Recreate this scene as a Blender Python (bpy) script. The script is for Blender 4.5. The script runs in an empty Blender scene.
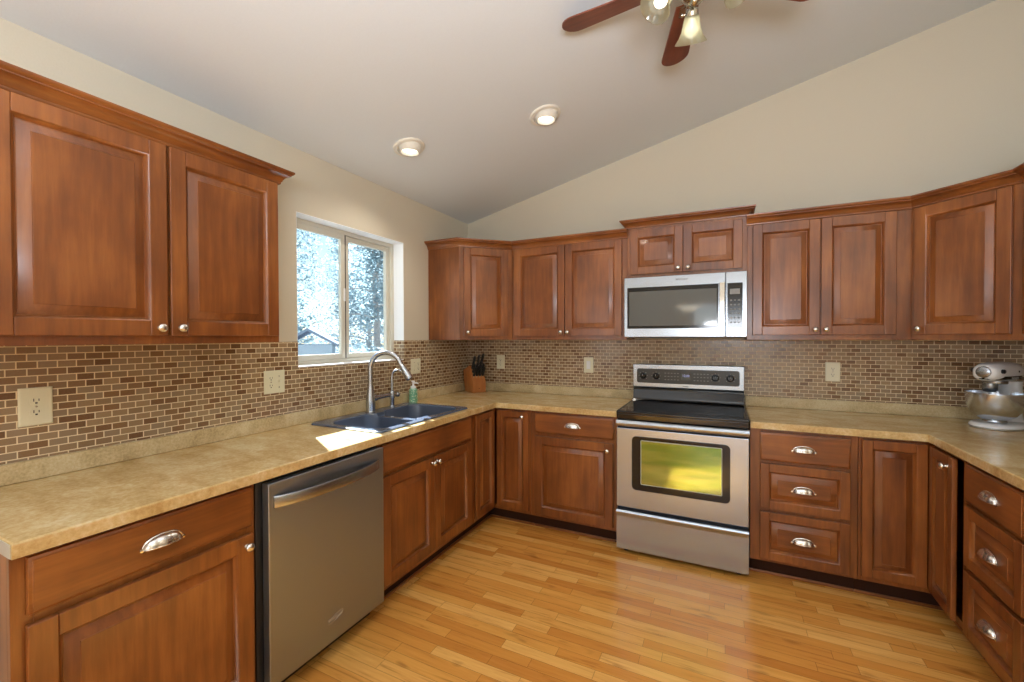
import bpy, bmesh, math, random
from mathutils import Vector, Matrix
PI = math.pi
R = math.radians
SC = bpy.context.scene
COL = SC.collection
random.seed(7)

# ------------------------------------------------------------------ camera, sky, lights, exposure
cam_data = bpy.data.cameras.new('camera')
cam = bpy.data.objects.new('camera', cam_data)
COL.objects.link(cam)
SC.camera = cam
cam_data.sensor_width = 36.0
cam_data.lens = 426.7084 / 1024 * 36.0
cam_data.shift_y = 1.2 / 1024
cam_data.clip_start = 0.02
cam_data.clip_end = 400
CAM = Vector((2.1579, -3.4541, 1.403))
yaw, pitch, roll = R(26.1453), R(-0.6791), R(-0.1638)
F0 = Vector((-math.sin(yaw), math.cos(yaw), 0)); R0 = Vector((math.cos(yaw), math.sin(yaw), 0)); U0 = Vector((0, 0, 1))
F1 = F0 * math.cos(pitch) + U0 * math.sin(pitch); U1 = U0 * math.cos(pitch) - F0 * math.sin(pitch)
R2 = R0 * math.cos(roll) + U1 * math.sin(roll); U2 = U1 * math.cos(roll) - R0 * math.sin(roll)
cam.matrix_world = Matrix(((R2.x, U2.x, -F1.x, CAM.x), (R2.y, U2.y, -F1.y, CAM.y), (R2.z, U2.z, -F1.z, CAM.z), (0, 0, 0, 1)))

world = bpy.data.worlds.new('world'); SC.world = world
world.use_nodes = True
wn = world.node_tree.nodes; wl = world.node_tree.links
wn.clear()
sky = wn.new('ShaderNodeTexSky'); sky.sky_type = 'NISHITA'; sky.sun_disc = False
sky.sun_elevation = R(38); sky.sun_rotation = R(-62); sky.air_density = 1.0; sky.dust_density = 0.2
bgn = wn.new('ShaderNodeBackground'); bgn.inputs['Strength'].default_value = 0.12
wo = wn.new('ShaderNodeOutputWorld')
wl.new(sky.outputs[0], bgn.inputs[0]); wl.new(bgn.outputs[0], wo.inputs[0])

def light(name, kind, loc, energy, color=(1, 1, 1), rot=(0, 0, 0), size=None, size_y=None, parent=None, angle=None, spot=None):
    d = bpy.data.lights.new(name, kind); d.energy = energy; d.color = color
    if kind == 'AREA':
        d.shape = 'RECTANGLE'; d.size = size; d.size_y = size_y or size
    elif kind == 'SUN': d.angle = angle
    elif size is not None: d.shadow_soft_size = size
    if kind == 'SPOT': d.spot_size = spot; d.spot_blend = 0.6
    o = bpy.data.objects.new(name, d); COL.objects.link(o)
    o.location = loc; o.rotation_euler = rot
    if parent: o.parent = parent
    return o
sun_dir = Vector((1.16, -0.63, -1.0))      # low sun through the kitchen window
sun = light('sun', 'SUN', (-12, 6, 12), 25.0, (0.84, 0.92, 1.0), angle=R(0.6))
sun.rotation_euler = sun_dir.to_track_quat('-Z', 'Y').to_euler()
# patio door daylight, then a fill lamp added at a made-up dining window
light('patio_daylight', 'AREA', (2.56, -6.55, 1.1), 15, (0.86, 0.92, 1.0), rot=(R(90), 0, 0), size=1.8, size_y=1.9)
light('dining_fill', 'AREA', (0.12, -5.2, 1.45), 24, (0.86, 0.92, 1.0), rot=(0, R(-90), 0), size=1.2, size_y=1.5)
# added fill lamp, aimed up to bounce off the sloping ceiling
light('ceiling_bounce_fill', 'AREA', (2.4, -4.1, 1.55), 104, (0.86, 0.91, 1.0), rot=(R(180 - 8), 0, 0), size=0.9, size_y=0.9)

SC.view_settings.view_transform = 'Standard'
SC.view_settings.look = 'None'
SC.view_settings.gamma = 1.0
SC.view_settings.use_curve_mapping = False
SC.view_settings.exposure = 0.42
SC.cycles.max_bounces = 8
SC.cycles.diffuse_bounces = 5
SC.cycles.sample_clamp_indirect = 6.0
SC.cycles.caustics_reflective = False
SC.cycles.caustics_refractive = False

# ------------------------------------------------------------------ materials
def srgb(r, g, b):
    f = lambda c: (c / 255 / 12.92) if c / 255 <= 0.04045 else ((c / 255 + 0.055) / 1.055) ** 2.4
    return (f(r), f(g), f(b), 1.0)

class NT:
    def __init__(s, name):
        s.m = bpy.data.materials.new(name); s.m.use_nodes = True
        s.n = s.m.node_tree.nodes; s.l = s.m.node_tree.links
        s.n.clear()
        s.out = s.n.new('ShaderNodeOutputMaterial')
        s.b = s.n.new('ShaderNodeBsdfPrincipled')
        s.l.new(s.b.outputs[0], s.out.inputs[0])
    def node(s, t, **kw):
        n = s.n.new(t)
        for k, v in kw.items():
            if k.startswith('i_'):
                key = k[2:].replace('_', ' ')
                n.inputs[key].default_value = v
            else: setattr(n, k, v)
        return n
    def link(s, a, b): s.l.new(a, b)
    def set(s, **kw):
        for k, v in kw.items(): s.b.inputs[k.replace('_', ' ')].default_value = v
    def coords(s, scale=(1, 1, 1), rot=(0, 0, 0), rnd=False):
        tc = s.node('ShaderNodeTexCoord'); mp = s.node('ShaderNodeMapping')
        mp.inputs['Scale'].default_value = scale; mp.inputs['Rotation'].default_value = rot
        s.link(tc.outputs['Object'], mp.inputs['Vector'])
        if rnd:
            oi = s.node('ShaderNodeObjectInfo'); mul = s.node('ShaderNodeVectorMath', operation='SCALE')
            cx = s.node('ShaderNodeCombineXYZ')
            for i in range(3): s.link(oi.outputs['Random'], cx.inputs[i])
            mul.inputs['Scale'].default_value = 23.0
            s.link(cx.outputs[0], mul.inputs[0]); s.link(mul.outputs[0], mp.inputs['Location'])
        return mp.outputs[0]
    def ramp(s, fac, stops, interp='LINEAR'):
        r = s.node('ShaderNodeValToRGB'); r.color_ramp.interpolation = interp
        e = r.color_ramp.elements
        while len(e) < len(stops): e.new(0.5)
        for q, (p, c) in zip(e, stops): q.position = p; q.color = c
        s.link(fac, r.inputs[0]); return r.outputs[0]
    def bump(s, h, strength, dist=0.001):
        b = s.node('ShaderNodeBump'); b.inputs['Strength'].default_value = strength; b.inputs['Distance'].default_value = dist
        s.link(h, b.inputs['Height']); s.link(b.outputs[0], s.b.inputs['Normal'])
    def mix(s, a, b, fac, blend='MIX'):
        m = s.node('ShaderNodeMix', data_type='RGBA', blend_type=blend)
        for v, i in ((fac, 0), (a, 6), (b, 7)):
            if hasattr(v, 'is_linked'): s.link(v, m.inputs[i])
            else: m.inputs[i].default_value = v
        return m.outputs[2]

def plain(name, col, rough=0.5, metal=0.0, bump=0.0, scale=200, spec=0.5, var=0.04, **kw):
    t = NT(name)
    v = t.coords()
    nz = t.node('ShaderNodeTexNoise', i_Scale=scale, i_Detail=3.0)
    t.link(v, nz.inputs['Vector'])
    c = [max(0, x * (1 - var)) for x in col[:3]] + [1]; d = [min(1, x * (1 + var)) for x in col[:3]] + [1]
    t.link(t.ramp(nz.outputs[0], [(0.3, c), (0.7, d)]), t.b.inputs['Base Color'])
    t.set(Roughness=rough, Metallic=metal)
    t.b.inputs['Specular IOR Level'].default_value = spec
    if bump: t.bump(nz.outputs[0], bump, 0.002)
    for k, x in kw.items(): t.b.inputs[k.replace('_', ' ')].default_value = x
    return t.m

def wood(name, axis, dark, mid, lite, rough=0.31):
    t = NT(name)
    sc = {'x': (2.0, 26, 26), 'z': (26, 26, 2.0), 'y': (26, 2.0, 26)}[axis]
    v = t.coords(sc, rnd=True)
    g = t.node('ShaderNodeTexNoise', i_Scale=1.6, i_Detail=6.0, i_Roughness=0.62); t.link(v, g.inputs['Vector'])
    v2 = t.coords((3.2, 3.2, 2.2), rnd=True)
    bl = t.node('ShaderNodeTexNoise', i_Scale=1.3, i_Detail=3.0, i_Roughness=0.5); t.link(v2, bl.inputs['Vector'])
    a = t.node('ShaderNodeMath', operation='MULTIPLY'); a.inputs[1].default_value = 0.45; t.link(g.outputs[0], a.inputs[0])
    b = t.node('ShaderNodeMath', operation='MULTIPLY_ADD'); b.inputs[1].default_value = 0.6; t.link(bl.outputs[0], b.inputs[0]); t.link(a.outputs[0], b.inputs[2])
    t.link(t.ramp(b.outputs[0], [(0.30, dark), (0.52, mid), (0.74, lite)]), t.b.inputs['Base Color'])
    t.set(Roughness=rough); t.b.inputs['Coat Weight'].default_value = 0.3; t.b.inputs['Coat Roughness'].default_value = 0.2
    t.bump(g.outputs[0], 0.06, 0.002)
    return t.m

WD = (srgb(84, 42, 18), srgb(125, 71, 31), srgb(160, 98, 46))
M = {}
M['wood'] = wood('stained_maple_upright', 'z', *WD)
M['woodh'] = wood('stained_maple_level', 'x', *WD)
M['wood_shade'] = wood('shaded_maple_bevel', 'z', srgb(66, 32, 14), srgb(100, 54, 24), srgb(132, 78, 36))  # darker maple for the panel bevels, their shade painted into the colour
M['glaze'] = plain('dark_glaze_line', srgb(62, 30, 16), 0.5)
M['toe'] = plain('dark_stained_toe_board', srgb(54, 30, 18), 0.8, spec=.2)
M['inside'] = plain('cabinet_inside', srgb(120, 78, 44), 0.6)
M['nickel'] = plain('satin_nickel', (0.72, 0.69, 0.64, 1), 0.24, 1.0)
M['brushed'] = plain('brushed_nickel_tap', (0.50, 0.53, 0.57, 1), 0.27, 1.0)
M['chrome'] = plain('polished_chrome', (0.8, 0.8, 0.8, 1), 0.08, 1.0)
M['wall'] = plain('beige_wall_paint', srgb(202, 194, 175), 0.85, bump=0.12, scale=160, var=0.015)
M['ceil'] = plain('pale_ceiling_paint', srgb(213, 218, 219), 0.9, bump=0.18, scale=120, var=0.01)
M['white'] = plain('white_window_paint', srgb(236, 238, 240), 0.6, var=0.01)
M['vinyl'] = plain('almond_vinyl_frame', srgb(206, 202, 188), 0.45, var=0.01)
M['seal'] = plain('black_rubber_seal', srgb(30, 30, 30), 0.6)
M['cream'] = plain('cream_plastic', srgb(226, 222, 196), 0.4, var=0.01)
M['slot'] = plain('dark_slot', srgb(40, 36, 30), 0.7)
M['black'] = plain('black_enamel', (0.008, 0.008, 0.009, 1), 0.12, var=0.0)
M['blackm'] = plain('black_plastic', (0.012, 0.012, 0.013, 1), 0.4)
M['blackglass'] = plain('black_ceramic_glass', (0.006, 0.006, 0.007, 1), 0.07, var=0.0)
M['ring'] = plain('grey_burner_print', (0.07, 0.07, 0.075, 1), 0.2)
M['dark_panel'] = plain('charcoal_control_panel', (0.035, 0.033, 0.028, 1), 0.3)
M['print'] = plain('pale_panel_print', (0.55, 0.55, 0.52, 1), 0.5)
M['grey_print'] = plain('grey_panel_print', (0.25, 0.25, 0.24, 1), 0.5)
M['sink'] = plain('slate_composite', srgb(84, 94, 112), 0.2, spec=0.7)
M['enamel'] = plain('white_mixer_enamel', srgb(236, 237, 239), 0.22, var=0.01)
M['bladewood'] = wood('fan_blade_veneer', 'x', srgb(84, 38, 22), srgb(112, 54, 32), srgb(136, 74, 44), 0.35)
M['brass'] = plain('antique_nickel', (0.55, 0.52, 0.44, 1), 0.25, 1.0)
M['blockwood'] = wood('knife_block_beech', 'z', srgb(150, 84, 36), srgb(182, 112, 56), srgb(200, 132, 70), 0.45)
M['endcap'] = plain('grey_laminate_end', srgb(176, 172, 160), 0.4)
M['trim'] = plain('ceiling_light_trim', srgb(222, 218, 205), 0.5, var=0.01)

def steel(name, col, rough, axis='x'):
    t = NT(name)
    v = t.coords({'x': (3, 500, 500), 'z': (500, 500, 3)}[axis])
    nz = t.node('ShaderNodeTexNoise', i_Scale=1.0, i_Detail=2.0); t.link(v, nz.inputs['Vector'])
    c = [x * 0.94 for x in col[:3]] + [1]
    t.link(t.ramp(nz.outputs[0], [(0.3, c), (0.7, col)]), t.b.inputs['Base Color'])
    t.set(Metallic=1.0, Roughness=rough)
    t.b.inputs['Anisotropic'].default_value = 0.5
    t.bump(nz.outputs[0], 0.03, 0.0005)
    return t.m
M['steel'] = steel('stainless_steel', (0.49, 0.555, 0.65, 1), 0.27)
M['bowl'] = steel('polished_bowl_steel', (0.68, 0.73, 0.80, 1), 0.2)
M['steel_dark'] = steel('dark_stainless_steel', (0.36, 0.41, 0.485, 1), 0.42)
M['steel_lite'] = steel('light_stainless_steel', (0.40, 0.43, 0.47, 1), 0.26)

def glass_tint(name, col, rough, metal):
    t = NT(name)
    v = t.coords((1, 1, 6)); nz = t.node('ShaderNodeTexNoise', i_Scale=2.0); t.link(v, nz.inputs['Vector'])
    t.link(t.ramp(nz.outputs[0], [(0.35, col[0]), (0.65, col[1])]), t.b.inputs['Base Color'])
    t.set(Roughness=rough, Metallic=metal); return t.m
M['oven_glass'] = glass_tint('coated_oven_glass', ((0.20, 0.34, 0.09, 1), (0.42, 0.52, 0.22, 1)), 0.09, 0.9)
M['micro_glass'] = plain('smoked_microwave_glass', (0.085, 0.095, 0.1, 1), 0.06, 0.0, spec=1.0, var=0.0)

def emit(name, col, strength):
    t = NT(name); t.set(Roughness=0.5)
    t.b.inputs['Base Color'].default_value = col; t.b.inputs['Emission Color'].default_value = col
    t.b.inputs['Emission Strength'].default_value = strength; return t.m
M['bulb'] = emit('lit_bulb', (1.0, 0.95, 0.84, 1), 1.3)
M['display'] = emit('lit_display', (0.35, 0.4, 0.75, 1), 0.5)

def shade_glass():
    t = NT('ribbed_frosted_glass')
    tr = t.node('ShaderNodeBsdfTranslucent'); tr.inputs[0].default_value = (0.92, 0.9, 0.72, 1)
    tp = t.node('ShaderNodeBsdfTransparent'); tp.inputs[0].default_value = (0.95, 0.95, 0.86, 1)
    gl = t.node('ShaderNodeBsdfGlossy'); gl.inputs['Roughness'].default_value = 0.12
    m1 = t.node('ShaderNodeMixShader'); m1.inputs[0].default_value = 0.5
    m2 = t.node('ShaderNodeMixShader'); m2.inputs[0].default_value = 0.12
    t.link(tr.outputs[0], m1.inputs[1]); t.link(tp.outputs[0], m1.inputs[2])
    t.link(m1.outputs[0], m2.inputs[1]); t.link(gl.outputs[0], m2.inputs[2]); t.link(m2.outputs[0], t.out.inputs[0])
    return t.m
M['shade'] = shade_glass()

def pane():
    t = NT('window_glass')
    tp = t.node('ShaderNodeBsdfTransparent'); gl = t.node('ShaderNodeBsdfGlossy'); gl.inputs['Roughness'].default_value = 0.02
    mx = t.node('ShaderNodeMixShader')
    tp.inputs[0].default_value = (0.96, 0.98, 0.98, 1)
    mx.inputs[0].default_value = 0.05; t.link(tp.outputs[0], mx.inputs[1]); t.link(gl.outputs[0], mx.inputs[2]); t.link(mx.outputs[0], t.out.inputs[0])
    return t.m
M['pane'] = pane()

def tile(name, axis):
    t = NT(name)
    tc = t.node('ShaderNodeTexCoord'); sp = t.node('ShaderNodeSeparateXYZ'); cb = t.node('ShaderNodeCombineXYZ')
    t.link(tc.outputs['Object'], sp.inputs[0]); t.link(sp.outputs[axis], cb.inputs[0]); t.link(sp.outputs[2], cb.inputs[1])
    mp = t.node('ShaderNodeMapping'); mp.inputs['Location'].default_value = (10.017, 5.0, 0); t.link(cb.outputs[0], mp.inputs[0])
    br = t.node('ShaderNodeTexBrick', offset=0.5, i_Scale=1.0, i_Color1=(0, 0, 0, 1), i_Color2=(1, 1, 1, 1), i_Mortar=(0.5, 0.5, 0.5, 1))
    br.inputs['Mortar Size'].default_value = 0.0019; br.inputs['Brick Width'].default_value = 0.0505; br.inputs['Row Height'].default_value = 0.0255
    br.inputs['Mortar Smooth'].default_value = 0.15
    t.link(mp.outputs[0], br.inputs['Vector'])
    nz = t.node('ShaderNodeTexNoise', i_Scale=170.0, i_Detail=3.0); t.link(mp.outputs[0], nz.inputs['Vector'])
    ad = t.node('ShaderNodeMath', operation='MULTIPLY_ADD'); ad.inputs[1].default_value = 0.22; t.link(nz.outputs[0], ad.inputs[0]); t.link(br.outputs['Color'], ad.inputs[2])
    c = t.ramp(ad.outputs[0], [(0.08, srgb(104, 74, 50)), (0.3, srgb(134, 102, 72)), (0.5, srgb(142, 117, 90)), (0.72, srgb(160, 133, 102)), (0.95, srgb(148, 126, 102))])
    t.link(t.mix(c, srgb(230, 212, 178), br.outputs['Fac']), t.b.inputs['Base Color'])
    r = t.ramp(br.outputs['Fac'], [(0, (0.22,) * 3 + (1,)), (1, (0.8,) * 3 + (1,))]); t.link(r, t.b.inputs['Roughness'])
    iv = t.node('ShaderNodeMath', operation='SUBTRACT'); iv.inputs[0].default_value = 1.0; t.link(br.outputs['Fac'], iv.inputs[1])
    t.bump(iv.outputs[0], 0.5, 0.0012)
    return t.m
M['tile_l'] = tile('brown_mosaic_tile_side', 1)
M['tile_b'] = tile('brown_mosaic_tile_back', 0)

def floor_mat():
    t = NT('oak_strip_floor')
    tc = t.node('ShaderNodeTexCoord'); mp = t.node('ShaderNodeMapping'); mp.inputs['Location'].default_value = (20, 20, 0); t.link(tc.outputs['Object'], mp.inputs[0])
    def brick(w, off, sq):
        br = t.node('ShaderNodeTexBrick', offset=off, offset_frequency=2, squash=sq, squash_frequency=3, i_Scale=1.0, i_Color1=(0, 0, 0, 1), i_Color2=(1, 1, 1, 1), i_Mortar=(0.5, 0.5, 0.5, 1))
        br.inputs['Mortar Size'].default_value = 0.0007; br.inputs['Brick Width'].default_value = w; br.inputs['Row Height'].default_value = 0.057; br.inputs['Mortar Smooth'].default_value = 0.3
        t.link(mp.outputs[0], br.inputs['Vector']); return br
    br = brick(0.42, 0.37, 1.6)
    mg = t.node('ShaderNodeMapping'); mg.inputs['Scale'].default_value = (2.2, 34, 1); t.link(tc.outputs['Object'], mg.inputs[0])
    w = t.node('ShaderNodeMath', operation='MULTIPLY'); w.inputs[1].default_value = 40; t.link(br.outputs['Color'], w.inputs[0])
    g = t.node('ShaderNodeTexNoise', noise_dimensions='4D', i_Scale=1.5, i_Detail=6.0, i_Roughness=0.65, i_Distortion=0.6); t.link(mg.outputs[0], g.inputs['Vector']); t.link(w.outputs[0], g.inputs['W'])
    c = t.ramp(br.outputs['Color'], [(0.0, srgb(210, 140, 62)), (0.25, srgb(225, 158, 74)), (0.6, srgb(232, 171, 86)), (1.0, srgb(243, 189, 108))])
    gr = t.ramp(g.outputs[0], [(0.28, (0.46, 0.33, 0.23, 1)), (0.44, (0.88, 0.82, 0.75, 1)), (0.66, (1, 1, 1, 1))])
    c = t.mix(c, gr, 0.85, 'MULTIPLY')
    kn = t.node('ShaderNodeTexNoise', i_Scale=1.0, i_Detail=2.0); mk = t.node('ShaderNodeMapping'); mk.inputs['Scale'].default_value = (4, 11, 1); t.link(tc.outputs['Object'], mk.inputs[0]); t.link(mk.outputs[0], kn.inputs['Vector'])
    kf = t.ramp(kn.outputs[0], [(0.66, (0, 0, 0, 1)), (0.78, (0.75, 0.75, 0.75, 1))])
    c = t.mix(c, srgb(128, 72, 30), kf)
    t.link(t.mix(c, srgb(120, 72, 34), br.outputs['Fac']), t.b.inputs['Base Color'])
    t.set(Roughness=0.27); t.b.inputs['Specular IOR Level'].default_value = 0.45
    iv = t.node('ShaderNodeMath', operation='SUBTRACT'); iv.inputs[0].default_value = 1.0; t.link(br.outputs['Fac'], iv.inputs[1])
    t.bump(iv.outputs[0], 0.25, 0.001)
    return t.m
M['floor'] = floor_mat()

def laminate(name, a, b, c, scale, rough):
    t = NT(name)
    v = t.coords((1, 1, 1)); v2 = t.coords((5, 9, 7), rot=(0, 0, 0.5))
    n1 = t.node('ShaderNodeTexNoise', i_Scale=scale, i_Detail=7.0, i_Roughness=0.7); t.link(v, n1.inputs['Vector'])
    n2 = t.node('ShaderNodeTexNoise', i_Scale=1.0, i_Detail=4.0, i_Distortion=0.8); t.link(v2, n2.inputs['Vector'])
    ad = t.node('ShaderNodeMath', operation='MULTIPLY_ADD'); ad.inputs[1].default_value = 0.5; t.link(n1.outputs[0], ad.inputs[0])
    hf = t.node('ShaderNodeMath', operation='MULTIPLY'); hf.inputs[1].default_value = 0.5; t.link(n2.outputs[0], hf.inputs[0]); t.link(hf.outputs[0], ad.inputs[2])
    t.link(t.ramp(ad.outputs[0], [(0.34, a), (0.5, b), (0.64, c)]), t.b.inputs['Base Color'])
    t.set(Roughness=rough); return t.m
M['counter'] = laminate('sandstone_laminate', srgb(178, 144, 88), srgb(205, 177, 124), srgb(222, 204, 162), 70, 0.19)
M['curb'] = laminate('speckled_laminate_upstand', srgb(158, 138, 100), srgb(200, 180, 138), srgb(218, 206, 172), 110, 0.35)

# ------------------------------------------------------------------ mesh helpers
class MB:
    def __init__(s): s.bm = bmesh.new(); s.mi = 0
    def mat(s, i): s.mi = i; return s
    def _fin(s, faces):
        for f in faces: f.material_index = s.mi
    def box(s, x0, x1, y0, y1, z0, z1, bev=0.0, seg=2, mtx=None):
        t = bmesh.new()
        bmesh.ops.create_cube(t, size=1.0)
        for v in t.verts:
            v.co = Vector((x0 + (v.co.x + .5) * (x1 - x0), y0 + (v.co.y + .5) * (y1 - y0), z0 + (v.co.z + .5) * (z1 - z0)))
        if bev: bmesh.ops.bevel(t, geom=t.edges[:], offset=bev, segments=seg, profile=0.5, affect='EDGES')
        s.merge(t, mtx); return s
    def merge(s, t, mtx=None):
        vm = {}
        for v in t.verts: vm[v] = s.bm.verts.new(mtx @ v.co if mtx else v.co)
        flip = mtx is not None and mtx.determinant() < 0
        fs = []
        for f in t.faces:
            vs = [vm[v] for v in f.verts]
            if flip: vs.reverse()
            try: fs.append(s.bm.faces.new(vs))
            except ValueError: pass
        s._fin(fs); t.free()
    def verts_faces(s, vs, fs, mtx=None):
        b = [s.bm.verts.new(mtx @ Vector(v) if mtx else v) for v in vs]
        out = []
        for f in fs:
            try: out.append(s.bm.faces.new([b[i] for i in f]))
            except ValueError: pass
        s._fin(out); return s
    def loft(s, loops, cap0=True, cap1=True, closed=True, mtx=None):
        n = len(loops[0]); vs = [p for l in loops for p in l]; fs = []
        for i in range(len(loops) - 1):
            for j in range(n if closed else n - 1):
                k = (j + 1) % n
                fs.append((i * n + j, i * n + k, (i + 1) * n + k, (i + 1) * n + j))
        if cap0: fs.append(tuple(reversed(range(n))))
        if cap1: fs.append(tuple((len(loops) - 1) * n + j for j in range(n)))
        return s.verts_faces(vs, fs, mtx)
    def lathe(s, prof, seg=24, mtx=None, cap0=True, cap1=True):
        loops = [[Vector((r * math.cos(2 * PI * j / seg), r * math.sin(2 * PI * j / seg), z)) for j in range(seg)] for r, z in prof]
        return s.loft(loops, cap0, cap1, True, mtx)
    def tube(s, pts, r, seg=10, mtx=None):
        pts = [Vector(p) for p in pts]; n = len(pts)
        rr = r if isinstance(r, (list, tuple)) else [r] * n
        loops = []; up = None
        for i, p in enumerate(pts):
            d = (pts[min(i + 1, n - 1)] - pts[max(i - 1, 0)]).normalized()
            if up is None: up = d.orthogonal().normalized()
            up = (up - d * up.dot(d)).normalized(); sd = d.cross(up)
            loops.append([p + (up * math.cos(2 * PI * j / seg) + sd * math.sin(2 * PI * j / seg)) * rr[i] for j in range(seg)])
        return s.loft(loops, True, True, True, mtx)
    def prism(s, poly, z0, z1, mtx=None):
        a = [Vector((x, y, z0)) for x, y in poly]; b = [Vector((x, y, z1)) for x, y in poly]
        return s.loft([a, b], True, True, True, mtx)
    def build(s, name, mats, parent=None, loc=(0, 0, 0), rot=(0, 0, 0), smooth=50, world=None):
        bmesh.ops.recalc_face_normals(s.bm, faces=s.bm.faces[:])
        me = bpy.data.meshes.new(name)
        s.bm.to_mesh(me); s.bm.free()
        return link(name, me, mats, parent, loc, rot, smooth, world)

def link(name, me, mats, parent=None, loc=(0, 0, 0), rot=(0, 0, 0), smooth=50, world=None):
    if not isinstance(mats, (list, tuple)): mats = [mats]
    if mats:
        me.materials.clear()
        for m in mats: me.materials.append(m)
    if world is not None:      # vertices were given in room coordinates
        me.transform(world.inverted())
    if smooth:
        for p in me.polygons: p.use_smooth = True
        me.set_sharp_from_angle(angle=R(smooth))
    o = bpy.data.objects.new(name, me); COL.objects.link(o)
    o.location = loc; o.rotation_euler = rot
    if parent: o.parent = parent
    if smooth:
        wmod = o.modifiers.new('weighted_normals', 'WEIGHTED_NORMAL'); wmod.keep_sharp = True; wmod.weight = 90
    return o

def tag(o, label=None, cat=None, group=None, kind=None):
    if label: o['label'] = label
    if cat: o['category'] = cat
    if group: o['group'] = group
    if kind: o['kind'] = kind
    return o
def thing(name, label, cat, loc=(0, 0, 0), rz=0, group=None):
    o = bpy.data.objects.new(name, None); COL.objects.link(o)
    o.empty_display_size = 0.1; o.location = loc; o.rotation_euler = (0, 0, rz)
    return tag(o, label, cat, group)
def wm(o): return Matrix.Translation(o.location) @ Matrix.Rotation(o.rotation_euler[2], 4, 'Z') @ Matrix.Diagonal((*o.scale, 1))
def child(mb, name, mats, parent, **kw): return mb.build(name, mats, parent, world=wm(parent), **kw)   # built in room coordinates
def T(x, y, z): return Matrix.Translation((x, y, z))
def RX(a): return Matrix.Rotation(a, 4, 'X')
def RY(a): return Matrix.Rotation(a, 4, 'Y')
def RZ(a): return Matrix.Rotation(a, 4, 'Z')

def rrect(x0, x1, y0, y1, r, n=6):
    out = []
    for cx, cy, a0 in ((x1 - r, y1 - r, 0), (x0 + r, y1 - r, 90), (x0 + r, y0 + r, 180), (x1 - r, y0 + r, 270)):
        for i in range(n + 1):
            a = R(a0 + 90 * i / n); out.append((cx + r * math.cos(a), cy + r * math.sin(a)))
    return out

def boolean(base, cutters):
    o = bpy.data.objects.new('boolean_base', base); COL.objects.link(o); tmp = [o]
    for c in cutters:
        q = bpy.data.objects.new('boolean_cut', c); COL.objects.link(q); tmp.append(q)
        md = o.modifiers.new('cut', 'BOOLEAN'); md.object = q; md.operation = 'DIFFERENCE'; md.solver = 'EXACT'
    dg = bpy.context.evaluated_depsgraph_get(); dg.update()
    me = bpy.data.meshes.new_from_object(o.evaluated_get(dg))
    for q in tmp: bpy.data.objects.remove(q)
    return me
def to_mesh(mb):
    bmesh.ops.recalc_face_normals(mb.bm, faces=mb.bm.faces[:])
    me = bpy.data.meshes.new('temporary'); mb.bm.to_mesh(me); mb.bm.free(); return me

def text_mesh(body, size, depth=0.0006):
    cu = bpy.data.curves.new('lettering', 'FONT'); cu.body = body; cu.size = size; cu.extrude = depth
    cu.align_x = 'CENTER'; cu.align_y = 'CENTER'
    o = bpy.data.objects.new('lettering', cu); COL.objects.link(o)
    dg = bpy.context.evaluated_depsgraph_get(); dg.update()
    me = bpy.data.meshes.new_from_object(o.evaluated_get(dg))
    bpy.data.objects.remove(o); bpy.data.curves.remove(cu)
    return me

# ------------------------------------------------------------------ the room
W = 3.728            # width between the side walls
ZC, SL = 2.472, 0.2408   # ceiling height at the left wall, slope
YR = -6.7            # rear wall
def zceil(x): return ZC + SL * x
m = MB(); m.box(-0.15, W + 0.15, YR - 0.15, 0.15, -0.12, 0)
tag(m.build('floor', M['floor']), kind='structure')
m = MB(); ang = math.atan(SL)
m.verts_faces([(-0.3, y, zceil(-0.3) + dz) for y in (YR - .2, .2) for dz in (0, .2)] + [(W + .3, y, zceil(W + .3) + dz) for y in (YR - .2, .2) for dz in (0, .2)],
              [(0, 2, 6, 4), (1, 5, 7, 3), (0, 4, 5, 1), (2, 3, 7, 6), (0, 1, 3, 2), (4, 6, 7, 5)])
tag(m.build('ceiling', M['ceil'], smooth=0), kind='structure')
WY0, WY1, WZ0, WZ1 = -1.82, -0.914, 1.232, 2.117   # kitchen window opening
m = MB()
DY0, DY1, DZ0, DZ1 = -6.0, -4.4, 0.75, 2.1          # added, unseen dining window opening, behind the camera
zt = ZC + 0.0
for y0, y1, z0, z1 in ((YR, DY0, 0, zt), (DY0, DY1, 0, DZ0), (DY0, DY1, DZ1, zt), (DY1, WY0, 0, zt), (WY0, WY1, 0, WZ0), (WY0, WY1, WZ1, zt), (WY1, 0, 0, zt)):
    m.box(-0.15, 0, y0, y1, z0, z1)
wall_left = tag(m.build('wall_left', M['wall'], smooth=0), kind='structure')
m = MB(); m.box(-0.15, W + 0.15, 0, 0.15, 0, zceil(W) + 0.1)
wall_back = tag(m.build('wall_back', M['wall'], smooth=0), kind='structure')
m = MB(); m.box(W, W + 0.15, YR, 0, 0, zceil(W) + 0.1)
wall_right = tag(m.build('wall_right', M['wall'], smooth=0), kind='structure')
PX0, PX1, PZ = 1.62, 3.5, 2.08                       # patio door opening
m = MB()
m.box(-0.15, PX0, YR - .15, YR, 0, 3.5); m.box(PX1, W + .15, YR - .15, YR, 0, 3.5); m.box(PX0, PX1, YR - .15, YR, PZ, 3.5)
tag(m.build('wall_rear', M['wall'], smooth=0), kind='structure')

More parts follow.
